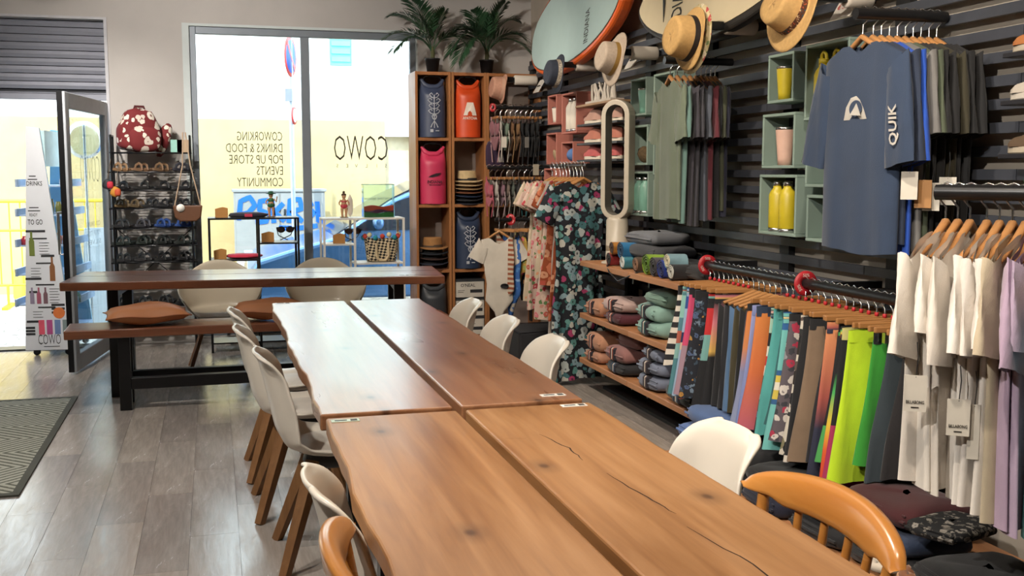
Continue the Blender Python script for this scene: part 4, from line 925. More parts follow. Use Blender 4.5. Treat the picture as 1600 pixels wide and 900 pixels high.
def bottle(label, x, y, z, h, r, c, loop=False):
    T = thing('water_bottle', label, 'bottle', (x, y, z), 0, 'bottles in the wall boxes')
    MB().lathe([(r * .98, .018), (r, .02), (r, h * .72), (r * .8, h * .8), (r * .52, h * .86), (r * .52, h * .9)], 20).build('body', mat(c, .4), T)
    MB().lathe([(r * .98, 0), (r * .98, .018)], 20).build('steel_base', STEEL, T); cp = MB().lathe([(r * .54, h * .9), (r * .54, h), (.001, h)], 16).build('cap', mat(c, .4) if loop else STEEL, T)
    if loop: MB().tube([(0, -r * .5, h * .97), (0, -r * .4, h * 1.07), (0, 0, h * 1.12), (0, r * .4, h * 1.07), (0, r * .5, h * .97)], .008, 6).build('loop', mat(c, .4), cp)
def tumbler(label, x, y, z, h, r, c):
    T = thing('tumbler', label, 'cup', (x, y, z), 0, 'tumblers in the wall boxes')
    MB().lathe([(r * .72, 0), (r * .76, h * .2), (r, h * .92), (r, h * .93)], 20).build('body', mat(c, .45), T); MB().lathe([(r, h * .93), (r * 1.01, h), (r * .9, h), (r * .9, h * .95), (.001, h * .95)], 20).build('rim', STEEL, T)
YL, MN = '#b8a524', '#6f9c8c'
tumbler('yellow steel-rimmed tumbler in the sage box', 2.635, 4.56, 1.80, .155, .04, YL); tumbler('pale pink steel-rimmed tumbler in the sage box', 2.64, 4.55, 1.49, .18, .046, '#c9a594')
for i, y in enumerate((4.615, 4.52)): bottle(('yellow bottle standing farther inside the sage box pair', 'yellow bottle standing nearer the rash vests in the pair')[i], 2.645, y, 1.17, .245, .042, YL)
for i, y in enumerate((4.235, 4.135)): bottle(('tall yellow loop-cap bottle by the box side', 'tall yellow loop-cap bottle by the navy rash vest')[i], 2.64, y, 1.705, .255, .042, YL, True)
tumbler('mint steel-rimmed tumbler in the sage box', 2.635, 6.275, 1.825, .155, .038, MN)
for i, y in enumerate((6.335, 6.235)): bottle(('mint bottle standing beside the box wall near the fan', 'mint bottle standing beside the green t-shirts')[i], 2.64, y, 1.195, .23, .042, MN)
for i, y in enumerate((7.70, 7.60)): bottle(('white bottle standing deeper in the tall pink box', 'white bottle standing at the near wall of the pink box')[i], 2.64, y, 1.76, .25, .042, '#cfc6b8')
tumbler('white lidless cup in the small pink box', 2.635, 8.05, 1.845, .12, .036, '#d2c8ba')
o = MB().blob((2.65, 6.27, 1.565), (.05, .075, .05), 14, 8, RX(.5), .05).build('woven_hat', mat('#4a3a22', .9, 0, .4, 60)); tag(o, 'dark woven hat lying in the sage wall box', 'hat')
o = MB().lathe([(.045, -.006), (.05, 0), (.045, .006)], 18, (2.64, 8.08, 1.585), RY(1.3)).build('round_tag', mat('#a59070', .7)); tag(o, 'round kraft tag in the pink wall box', 'tag')
o = MB().blob((2.65, 7.68, 1.586), (.05, .06, .05), 14, 8).build('baseball_cap', mat('#4a6a9a', .8)); tag(o, 'blue cap lying in the square pink wall box', 'cap')
# sneakers and their shelves --------------------------------------------
def sneaker(label, loc, rz, c, sole='#d8cbb8', g='sneakers on the wall shelves', sl=False):
    T = thing('sneaker', label, 'shoe', loc, rz, g)
    ol = [(.14 * cos(2 * PI * i / 20) + (.01 if i < 5 or i > 15 else 0), (.045 + .006 * cos(2 * PI * i / 20)) * sin(2 * PI * i / 20)) for i in range(20)]
    MB().prism(ol, lambda u, v, w: (u, v, w), 0, .026).build('sole', mat(sole, .6), T, bevel=.004)
    def fn(u, v):
        x = -.135 + .275 * u; e = max(0, 1 - (2 * u - 1) ** 6) ** .4; hg = (.088 - .05 * smooth(.38, .8, u) - .008 * sin(PI * min(1, u / .45))) * max(.05, 1 - max(0, (u - .85) / .15) ** 2 * .8) * (e if u > .5 else max(.75, e)); a = PI * v
        return Vector((x, (.042 + .004 * u) * e * cos(a), .024 + hg * max(0, sin(a)) ** .55))
    MB().grid(fn, 16, 11).build('upper', mat(c, .7, 0, .1), T)
    MB().blob((-.06, 0, .085), (.045, .026, .012), 12, 6).build('collar', mat('#3a2a26', .8), T)
    if not sl:
        for i in range(3): MB().tube([(-.005 + i * .025, -.026, .088 - i * .012), (.0 + i * .025, 0, .098 - i * .013), (.0 + i * .025, .026, .088 - i * .012)], .004, 5).build('lace', mat('#e0d6c8', .8), T)
def wall_shelf(label, y0, y1, z, x0=2.58, m=None, t_=.016, g='wall shelves'):
    o = MB().box(x0, 2.738, y0, y1, z - t_, z).build('wall_shelf', m or mat('#26262a', .5), bevel=.002); return tag(o, label, 'shelf', g)
for z, c, nm, ps in ((1.80, '#b58c7c', 'beige pink', 'upper'), (1.665, '#b5705c', 'salmon pink', 'middle'), (1.545, '#b85a58', 'coral pink', 'lower')):
    wall_shelf('slim dark wall shelf under the %s sneakers' % nm, 6.6, 7.4, z - .001, 2.58, mat('#3a3d42', .5))
    sneaker('%s sneaker on the wall shelf nearer the pink boxes' % nm, (2.655, 7.24, z), PI / 2, c); sneaker('%s sneaker on the wall shelf seen through the fan ring' % nm, (2.655, 6.86, z), PI / 2 + .1, c)
wall_shelf('pale wooden wall shelf carrying white coral ornaments', 6.6, 7.38, 1.935, 2.56, wood('shelf_oak', '#8a6a4c', '#9c7a58', '#ac8a66', 1, .5, .05))
co = thing('coral_ornament', 'white branching coral ornament on the wooden wall shelf', 'ornament', (2.64, 7.0, 1.935))
for i in range(13):
    y = -.22 + i * .037; h = .12 + .08 * rs.random()
    MB().tube([(0, y, 0), (rs.uniform(-.02, .02), y + rs.uniform(-.02, .02), h * .5), (rs.uniform(-.03, .03), y + rs.uniform(-.03, .03), h)], [.012, .011, .008], 6).build('branch', mat('#bdb4a8', .7), co)
MB().box(-.05, .05, -.25, .25, 0, .02).build('base', mat('#bdb4a8', .7), co)
for z, c, sl_, l in ((1.70, '#b9b0a4', '#c8c0b4', 'white low sneaker on the wall beside the rash vests'), (1.52, '#5c4a38', '#b8ac98', 'brown low sneaker with a cream sole on the wall'), (1.86, '#a86a3a', '#b8ac98', 'tan low sneaker on the topmost small wall shelf')):
    sneaker(l, (2.66, 2.93, z), PI / 2, c, sl_, 'sneakers on the wall by the white t-shirts', True); wall_shelf('small dark wall shelf under the %s' % l.split(' on ')[0].split(' with')[0], 2.7, 3.07, z - .001, 2.6)
o = MB().box(2.565, 2.567, 2.83, 2.90, 1.41, 1.475).build('price_card', mat('#3a8a4a', .6)); tag(o, 'green price card hanging under the brown sneaker', 'card')
for y, z, l, txt in ((4.12, 2.12, 'white price card on the slats above the green boxes', '€ 398'), (8.62, 2.12, 'white price card by the pink hat in the corner', ''), (6.55, 2.13, 'white price card by the coral ornament', '')):
    T = thing('price_card', l, 'card', (2.70, y, z), 0, 'white price cards on the slats')
    MB().prism([(-.065, 0), (-.06, 0), (.005, .11), (.0, .11)], lambda u, v, w: (u, w, v), -.075, .075).build('card', mat('#cfc9c0', .5), T)
    if txt: MB().text(txt, (-.04, .06, .042), (0, -1, 0), (.065, 0, .11), .03, .1, thin=.01, lift=.002).build('print', mat('#c0392f', .6), T)
    else: MB().box(-.039, -.034, -.04, .04, .05, .06).build('print', QRM, T)
# peg arms, hats, boards ------------------------------------------------
FOAM = mat('#cfc6ba', .8, 0, .03)
def arm(label, y, z, x0, f0, f1):
    T = thing('rack_arm', label, 'rack arm', (XB, y, z), 0, 'padded rack arms on the slat wall')
    MB().box(x0 - XB, 0, -.016, .016, -.02, .02).build('bar', BLACKM, T); MB().lathe([(.025, 0), (.038, .0), (.042, .008), (.042, f1 - f0 - .008), (.038, f1 - f0), (.025, f1 - f0)], 20, (f0 - XB, 0, 0), RY(PI / 2)).build('foam_roll', FOAM, T)
def hung_hat(label, x, y, z, c, bc, rb=.15, rc=.09, h=.115, tilt=.15, bandm=None, yaw=0):
    T = thing('hat', label, 'hat', (x, y, z), 0, 'hats hung on the rack arms')
    M_ = RZ(yaw) @ RY(-PI / 2 - tilt)
    hm = hat_mb(rb, rc, h); hm.v = [tuple(M_ @ (RZ(PI / 2) @ Vector(v))) for v in hm.v]
    hm.build('crown_and_brim', c if not isinstance(c, str) else mat(c, .85, 0, .1, 60, .35, 130), T, solid=.004)
    bm = band_mb(rc, .006, .036); bm.v = [tuple(M_ @ (RZ(PI / 2) @ Vector(v))) for v in bm.v]; bm.build('hat_band', bandm or mat(bc, .7), T)
arm('padded rack arm carrying the pink hat', 8.8, 2.235, 2.40, 2.50, 2.70); arm('padded rack arm carrying the navy hat', 7.35, 2.225, 2.40, 2.55, 2.71)
arm('padded rack arm carrying the grey hat', 6.28, 2.20, 2.44, 2.54, 2.72); arm('padded rack arm carrying the black-banded straw hat', 5.02, 2.20, 2.36, 2.55, 2.72)
arm('padded rack arm carrying the wide straw hat', 4.02, 2.19, 2.36, 2.6, 2.72)
hung_hat('pink felt hat hung on a rack arm above the bikinis', 2.40, 8.8, 2.16, '#b98a74', '#c09a84', .125, .10, .12, -.15)
hung_hat('navy hat with flowered brim hung on a rack arm', 2.42, 7.35, 2.16, '#262b38', '#1c1f2a', .14, .10, .10, -.1, floral('navy_band', '#a89c8a', ['#4a4a5a', '#d0c4b0', '#7a6a5a'], ['#8a7a6a', '#a89c8a'], 60))
hung_hat('grey felt hat with mustard band hung on a rack arm', 2.44, 6.28, 2.155, '#a89888', '#8a6a30', .17, .105, .12, -.2)
hung_hat('straw hat with black band and flowered lining on a rack arm', 2.36, 5.02, 2.13, '#b8935c', '#1a1416', .16, .115, .13, -.12)
o = MB().lathe([(.12, -.004), (.175, -.012), (.178, -.008), (.12, .0)], 30, (2.375, 5.02, 2.13), RY(-PI / 2 + .12)).build('scarf_lining', floral('scarf', '#c4b48c', ['#b04a48', '#d8ccb0', '#6a7a50'], ['#c4b48c', '#a09060'], 22, .4)); tag(o, 'flowered scarf lining behind the black-banded straw hat', 'scarf')
hung_hat('wide straw hat with patterned brown band on a rack arm', 2.36, 4.02, 2.12, '#c09a62', '#5a3a26', .17, .10, .13, -.3, floral('aztec_band', '#4a2a1c', ['#b04a2a', '#c8b08a', '#2a4a5a'], ['#4a2a1c', '#7a4a2a'], 60))
def board(label, cy, cz, hl, hw, th, cm, rm, pl, nose, rot, x=2.60, text=None, lean=.12):
    T = thing('surfboard', label, 'surfboard', (x, cy, cz), 0, 'surfboards on the rack arms')
    def ol(s, e=0):
        P = []
        for i in range(48):
            a = 2 * PI * i / 48; c_, s_ = cos(a), sin(a); w_ = hw * math.copysign(abs(s_) ** nose, s_); P.append(((hl - e) * c_, w_ * (hw - e) / hw))
        return P
    def f(u, v, w): 
        u2 = u * cos(rot) - v * sin(rot); v2 = u * sin(rot) + v * cos(rot); return (w + v2 * lean, u2, v2)
    MB().prism(ol(0), lambda u, v, w: f(u, v, w), -th / 2, th / 2).build('rail', rm, T, bevel=th * .3, seg=3)
    MB().prism(ol(0, .045), lambda u, v, w: f(u, v, w), -th / 2 - .004, -th / 2 + .01).build('deck', cm, T)
    if pl: MB().prism(ol(0, .035), lambda u, v, w: f(u, v, w), -th / 2 - .002, -th / 2 + .01).build('pinline', pl, T)
    if text:
        s, u0, v0, hgt, wd = text; m_ = MB().text(s, (0, 0, 0), (1, 0, 0), (0, 1, 0), hgt, wd, thin=.01, lift=0)
        m_.v = [f(u0 + vv[1], v0 + vv[0], -th / 2 - .0055) for vv in m_.v]; m_.build('lettering', mat('#2a2a2a', .6), T)
    return T
bd = board('pale blue paddleboard with an orange rim resting on rack arms', 7.47, 2.575, 1.0, .365, .10, mat('#9fb4b2', .5, 0, .03), mat('#cf5a1e', .4), mat('#4a3028', .5), .8, -.1, 2.61, ('INDIANA', -.40, -.26, .085, .24))
bd2 = board('cream pointed surfboard with a black rim resting on rack arms', 5.10, 2.52, 1.14, .36, .07, mat('#cbbd9e', .5, 0, .03), mat('#2a2826', .4), None, 1.35, -.07, 2.61, ('INDIANA', .46, -.24, .14, .34))
g_ = MB()
g_.prism([(-.2, .68), (-.02, .74), (.12, .80), (.06, .73), (-.09, .69)], lambda u, v, w: (w - .041 + (u - .07 * v) * .12, v, u), 0, .003); g_.build('feather_print', mat('#2a2a2a', .6), bd2)
# ================================================================== LONG SHELVES, FAN
SHW = wood('shelf_wood', '#a06a44', '#b07a52', '#bf8a62', 1, .5, .1)
def lshelf(label, y0, y1, z, x0=2.35):
    T = thing('shelf_board', label, 'shelf', ((x0 + XB) / 2, (y0 + y1) / 2, z - .034), 0, 'wooden shelf boards under the slats'); w_ = (XB - x0) / 2
    MB().box(-w_, w_, -(y1 - y0) / 2 + .003, (y1 - y0) / 2 - .003, 0, .034).build('board', SHW, T, bevel=.002)
    for y in (-(y1 - y0) / 2 + .12, (y1 - y0) / 2 - .12): MB().box(-w_ + .08, w_, y - .012, y + .012, -.05, 0).build('bracket', BLACKM, T)
for nm, z in (('top', .868), ('middle', .518), ('bottom', .214)):
    lshelf('%s wooden shelf board nearer the floral dress' % nm, 5.80, 6.66, z); lshelf('%s wooden shelf board nearer the shorts rail' % nm, 4.80 if nm == 'bottom' else 4.98, 5.80, z)
for y in (4.85, 5.8, 6.6): tag(MB().box(2.66, 2.74, y - .025, y + .025, 0, .83).build('shelf_upright', BLACKM), 'black steel upright behind the wooden shelf boards', 'upright', 'uprights behind the shelf boards')
fan = thing('bladeless_fan', 'white bladeless tower fan on the top shelf beside the floral dress', 'fan', (2.50, 6.37, .868), -.80)
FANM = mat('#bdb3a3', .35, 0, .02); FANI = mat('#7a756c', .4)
MB().lathe([(.001, 0), (.10, 0), (.10, .012), (.072, .02), (.07, .28), (.06, .30), (.001, .30)], 28).build('base', FANM, fan)
MB().lathe([(.0705, .07), (.0715, .072), (.0715, .118), (.0705, .12)], 28).build('grille', mat('#8f8370', .6), fan)
def race(off):
    P = []; hw, z0, z1 = .082 + off, .36, 1.03 - .082
    for i in range(13): a = PI * i / 12; P.append((hw * cos(a), z1 - .0 + hw * sin(a)))
    for i in range(13): a = PI + PI * i / 12; P.append((hw * cos(a), z0 + .02 + hw * sin(a)))
    return P
outer, inner = race(.016), race(-.016); n_ = len(outer)
fm = MB(); vs = []
for P, yy in ((outer, -.05), (outer, .05), (inner, .05), (inner, -.05)): vs += [(p[0], yy, p[1]) for p in P]
fm.add(vs, [(k * n_ + i, k * n_ + (i + 1) % n_, ((k + 1) % 4) * n_ + (i + 1) % n_, ((k + 1) % 4) * n_ + i) for k in (0, 1, 3) for i in range(n_)]); fm.build('ring', FANM, fan, bevel=.006, seg=2)
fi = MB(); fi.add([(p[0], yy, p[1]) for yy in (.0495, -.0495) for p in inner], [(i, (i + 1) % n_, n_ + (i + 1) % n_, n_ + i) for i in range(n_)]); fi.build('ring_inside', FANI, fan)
tag(MB().tube([(2.44, 6.3, .872), (2.36, 6.18, .874), (2.345, 6.1, .84), (2.345, 5.95, .80), (2.348, 5.8, .84), (2.37, 5.7, .876), (2.46, 5.6, .9)], .005, 6).build('power_cable', BLACK), 'black power cable trailing over the top shelf edge', 'cable')
# ================================================================== FOLDED CLOTHES
def folded(name, label, x, y, z, w_, d, h, c, g, cat='sweater', band=None, rz=0, rnd=1, m=None):
    T = thing(name, label, cat, (x, y, z), rz, g)
    def fn(u, v):
        a = 2 * PI * u; b = PI * (v - .5) * .998
        sp = lambda q, e: math.copysign(abs(q) ** e, q)
        k = 1 + .035 * sin(3 * a + rnd * 2 + 2 * b) + .02 * sin(8 * a + rnd)
        return Vector((w_ / 2 * sp(cos(a), .42) * sp(cos(b), .42) * k, d / 2 * sp(sin(a), .42) * sp(cos(b), .42) * k, h / 2 + h / 2 * sp(sin(b), .7) * (1 + .12 * sin(2 * a + rnd))))
    MB().grid(fn, 26, 12, cu=True).build('folded_fabric', m or cloth(c), T)
    MB().tube([(-w_ * .47, -d * .44, h * .5), (-w_ * .5, 0, h * .52), (-w_ * .47, d * .44, h * .5)], .006, 6).build('fold_edge', m or cloth(c), T)
    for q_ in (.3, .72): MB().tube([(-w_ * .44, -d * .42, h * q_), (-w_ * .485, 0, h * q_ + .004), (-w_ * .44, d * .42, h * q_)], .004, 5).build('fold_layer', m or cloth(c), T)
    if band: MB().box(-w_ * .5 - .006, -w_ * .30, -d * .14, d * .12, h * .12, h * .93).build('printed_label', bands('label_' + band, [(0, '#26222a'), (.3, band), (.45, '#d0c4b4'), (.6, '#30303a'), (.8, band)], 'CONSTANT', 'Y'), T, bevel=.01)
    return T
GM, GB = 'folded sweatshirts on the middle shelf', 'folded sweatshirts on the bottom shelf'
zm, zb = .519, .215
for a in (('folded_sweatshirt', 'peach folded sweatshirt at the dress end of the middle shelf', 2.50, 6.45, zm, .3, .28, .11, '#b58468', GM, 'sweater', '#a8482a', .05, 1),
          ('folded_sweatshirt', 'maroon folded sweatshirt on the middle shelf', 2.50, 6.08, zm, .3, .30, .075, '#4e1e28', GM, 'sweater', '#a8482a', 0, 2), ('folded_sweatshirt', 'pale pink folded sweatshirt on top of the maroon one', 2.50, 6.10, zm + .07, .3, .30, .09, '#b39a94', GM, 'sweater', '#a8482a', .1, 3),
          ('folded_sweatshirt', 'lower mint folded sweatshirt of the stack of three on the middle shelf', 2.50, 5.55, zm, .3, .32, .10, '#7fa096', GM, 'sweater', '#3a6a6a', 0, 4), ('folded_sweatshirt', 'mint folded sweatshirt between two others on the middle shelf', 2.50, 5.56, zm + .09, .3, .32, .10, '#82a399', GM, 'sweater', '#3a6a6a', -.05, 5), ('folded_sweatshirt', 'green-grey folded sweatshirt topmost of the mint stack', 2.52, 5.5, zm + .18, .28, .28, .09, '#6f8c7e', GM, 'sweater', None, .1, 6),
          ('folded_sweatshirt', 'lower peach folded sweatshirt on the bottom shelf', 2.50, 6.45, zb, .3, .28, .08, '#b08068', GB, 'sweater', '#a8482a', 0, 7), ('folded_sweatshirt', 'upper peach folded sweatshirt on the bottom shelf', 2.50, 6.44, zb + .075, .3, .28, .12, '#b58468', GB, 'sweater', '#a8482a', .06, 8),
          ('folded_sweatshirt', 'black folded sweatshirt under the dusty pink ones', 2.50, 6.02, zb, .3, .32, .075, '#1e1e22', GB, 'sweater', '#3a5a7a', 0, 9), ('folded_sweatshirt', 'dusty pink folded sweatshirt on the black one', 2.50, 6.05, zb + .07, .3, .32, .10, '#8f6460', GB, 'sweater', '#a8482a', .03, 1), ('folded_sweatshirt', 'mauve folded sweatshirt topmost of the dusty pink stack', 2.55, 6.0, zb + .16, .28, .28, .09, '#7a5450', GB, 'sweater', None, .2, 2),
          ('folded_sweatshirt', 'lower blue-grey folded sweatshirt of the bottom shelf stack', 2.50, 5.52, zb, .3, .30, .09, '#6f7688', GB, 'sweater', '#5a4a4a', 0, 3), ('folded_sweatshirt', 'blue-grey folded sweatshirt between two others on the bottom shelf', 2.50, 5.53, zb + .085, .3, .30, .09, '#737a8c', GB, 'sweater', '#5a4a4a', .05, 4), ('folded_sweatshirt', 'topmost blue-grey folded sweatshirt on the bottom shelf', 2.50, 5.5, zb + .17, .28, .28, .08, '#6f7688', GB, 'sweater', '#5a4a4a', -.05, 5),
          ('folded_sweatshirt', 'dark green-grey folded sweatshirt at the shorts end of the bottom shelf', 2.50, 5.1, zb, .3, .36, .11, '#3a3f3c', GB, 'sweater', '#5a6a7a', 0, 6), ('folded_sweatshirt', 'charcoal folded sweatshirt topmost at the shorts end', 2.52, 5.12, zb + .1, .28, .32, .07, '#2c2e2e', GB, 'sweater', None, 0, 7)):
    folded(*a)
GT = 'clothes heaped on the top shelf'; zt = .869
for a in (('folded_jeans', 'light grey folded jeans on top of the heap by the fan', 2.60, 5.95, zt + .15, .28, .46, .08, '#6a6c72', GT, 'jeans', None, 0, 1), ('folded_jeans', 'charcoal folded jeans under the light grey pair', 2.58, 5.86, zt + .075, .3, .44, .08, '#3c3d42', GT, 'jeans', None, .05, 2), ('folded_jeans', 'black folded jeans at the foot of the heap', 2.62, 5.70, zt, .26, .62, .08, '#222226', GT, 'jeans', None, 0, 3),
          ('folded_shorts', 'black folded shorts beside the tie-dye pair', 2.60, 5.22, zt, .28, .42, .09, '#1d1d20', GT, 'shorts', None, 0, 5)):
    folded(*a)
def rolled(label, y, c, r=.045, x=2.385, z=zt, c2=None):
    T = thing('rolled_shorts', label, 'shorts', (x, y, z), 0, GT)
    MB().grid(lambda u, v: Vector((.11 * v, (r * (1 + .1 * sin(6 * PI * u + 3 * v))) * cos(2 * PI * u), r + r * .95 * sin(2 * PI * u) * (1 + .08 * sin(4 * PI * u + v)))), 18, 6, cu=True).build('roll', cloth(c, .3), T)
    P = [(.004 + .002 * i / 20, (r * (.95 - .8 * i / 26)) * cos(i * .75), r + (r * (.9 - .8 * i / 26)) * sin(i * .75)) for i in range(24)]
    MB().tube(P, .006, 5).build('fold_spiral', cloth(c2 or c), T)
for l, y, c, c2, z, r in (('red and black rolled shorts by the fan base', 6.22, '#7a1c20', '#18181a', zt, .042), ('orange rolled shorts lying on the red pair', 6.17, '#a8702a', '#3a2418', zt + .075, .04), ('bright blue rolled shorts beside the jeans', 6.02, '#1f6a9a', '#103a5a', zt + .06, .052), ('teal patterned rolled shorts under the bright blue pair', 5.99, '#3a7a8a', '#c0c4c0', zt, .04), ('brown striped rolled shorts beside the lime pair', 5.78, '#4a3a2c', '#7a5a44', zt, .045), ('lime green rolled shorts on the top shelf', 5.62, '#7a9a22', '#4a6a10', zt, .06),
                        ('grey rolled shorts beside the lime pair', 5.52, '#4a464c', '#2a282c', zt, .055), ('royal blue rolled shorts on the top shelf', 5.41, '#1e3a9a', '#14245a', zt, .052), ('tie-dye pale blue rolled shorts', 5.33, '#7a9aa4', '#c0b8a0', zt + .06, .042), ('black and white rolled shorts at the shorts rail end', 5.28, '#202022', '#b0b0a8', zt, .045)):
    rolled(l, y, c, r, 2.385, z, c2)
# low platform under the rails
plf = thing('floor_platform', 'low wooden platform piled with dark clothes under the shorts rail', 'platform', (2.42, 3.42, 0))
MB().box(-.36, .32, -1.35, 1.3, .05, .085).build('deck', SHW, plf)
for y in (-1.2, 0, 1.15): MB().box(-.3, .3, y - .03, y + .03, 0, .05).build('foot', BLACKM, plf)
GP = 'folded clothes on the low platform'; zp = .086
pl_ = [('blue folded jeans nearest the wooden shelves', 2.3, 4.5, zp, '#3a4e78', .36), ('light blue folded jeans lying on the blue pair', 2.3, 4.48, zp + .09, '#5570a4', .34), ('faded blue folded jeans topmost of the jeans pile', 2.32, 4.45, zp + .18, '#4d648f', .3), ('black folded sweater with purple edge on the platform', 2.25, 4.1, zp, '#16161c', .3), ('black folded jeans on the purple-edged sweater', 2.25, 4.1, zp + .085, '#1b1b1e', .3),
       ('dark navy folded sweater with violet lining', 2.25, 3.75, zp, '#14162a', .32), ('charcoal folded sweater on the navy one', 2.27, 3.75, zp + .085, '#161618', .3), ('black folded trousers beside the navy sweater', 2.27, 3.38, zp, '#17171a', .32), ('dark olive folded trousers on the black pair', 2.27, 3.4, zp + .085, '#1a1814', .3), ('blue folded denim under the red sweater', 2.3, 3.05, zp + .075, '#28344c', .3), ('black folded fleece under the blue denim', 2.3, 3.05, zp, '#161618', .34),
       ('dark red folded sweater on the blue denim', 2.34, 3.12, zp + .16, '#3a0a10', .38), ('black folded fleece under the white t-shirts', 2.2, 2.65, zp, '#17171a', .36), ('charcoal folded fleece on the black fleece', 2.24, 2.6, zp + .09, '#18171a', .32), ('black folded trousers at the end of the platform', 2.2, 2.28, zp, '#1a1a1c', .3)]
for i, (l, x, y, z, c, d) in enumerate(pl_): folded('folded_clothes', l, x, y, z, .34, d, .085, c, GP, 'clothes', None, rs.uniform(-.08, .08), i)
folded('folded_clothes', 'black and white checked folded shirt under the white t-shirts', 2.3, 2.84, zp + .19, .26, .2, .05, '#888', GP, 'clothes', None, .3, 3, floral('check_shirt', '#161618', ['#8a847c', '#161618', '#7a746c'], ['#161618', '#5a5650'], 34, .4))
for i, (x, y, z, c, l) in enumerate(((2.06, 2.86, .17, '#c0b4a4', 'white'), (2.10, 2.75, .17, '#8a5a3c', 'brown'), (2.09, 2.80, .16, '#b58a6a', 'tan'))):
    o = MB().tube([(x + .035 * cos(k * PI / 6), y + .035 * sin(k * PI / 6), z + .016 + .006 * (k % 2)) for k in range(12)], [.014 + .004 * (k % 2) for k in range(12)], 6, closed=True).build('scrunchie', cloth(c)); tag(o, '%s hair scrunchie lying by the black fleece' % l, 'scrunchie', 'scrunchies on the platform')
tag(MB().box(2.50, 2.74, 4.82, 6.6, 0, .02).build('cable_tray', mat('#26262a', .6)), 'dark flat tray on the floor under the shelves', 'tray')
# ================================================================== GARMENT BUILDERS
rq = random.Random(5)
def hanger(label, rail, rz, g, w_=.19, m=None, drop=.095, depth=.05, hookh=.085):
    """rail: point on the rail axis; bar hangs below it, shoulders along local x"""
    T = thing('coat_hanger', label, 'hanger', (rail[0], rail[1], rail[2] - .20), rz, g); z0 = .20 - hookh
    P = []
    for i in range(13):
        q = -1 + i / 6; P.append((q * w_, .012 * q * q, z0 - drop * abs(q) ** .95))
    MB().tube(P, [.0135 - .003 * abs(-1 + i / 6) for i in range(13)], 8, flat=.8).build('shoulder_bar', m or HANG, T)
    r_ = .028
    MB().tube([(0, 0, z0), (0, 0, .20 - r_ - .015), (0, r_ * .7, .20 - r_ * .7), (0, r_, .20), (0, r_ * .7, .20 + r_ * .7), (0, 0, .20 + r_), (0, -r_ * .7, .20 + r_ * .7), (0, -r_, .20)], .003, 6).build('hook', CHROME, T)
    return T
def clip_hanger(label, rail, rz, g, w_=.175, marker=True, hookh=.075):
    T = thing('clip_hanger', label, 'hanger', (rail[0], rail[1], rail[2] - .16), rz + rq.uniform(-.13, .1), g); w_ *= rq.uniform(.94, 1.06); z0 = .16 - hookh
    MB().box(-w_, w_, -.007, .007, z0 - .022, z0).build('bar', HANG, T, bevel=.004, seg=2)
    r_ = .028
    MB().tube([(0, 0, z0), (0, 0, .16 - r_ - .012), (0, r_ * .8, .16 - r_ * .6), (0, r_, .16), (0, r_ * .7, .16 + r_ * .7), (0, 0, .16 + r_), (0, -r_ * .7, .16 + r_ * .7), (0, -r_, .16)], .003, 6).build('hook', CHROME, T)
    if marker: MB().lathe([(.006, 0), (.008, .003), (.008, .014), (.006, .016)], 10, (0, 0, z0)).build('size_marker', mat('#b5222a', .5), T)
    for s in (-1, 1): MB().box(s * w_ * .72 - .012, s * w_ * .72 + .012, -.010, .010, z0 - .06, z0 - .022).build('clip', STEEL, T)
    return T
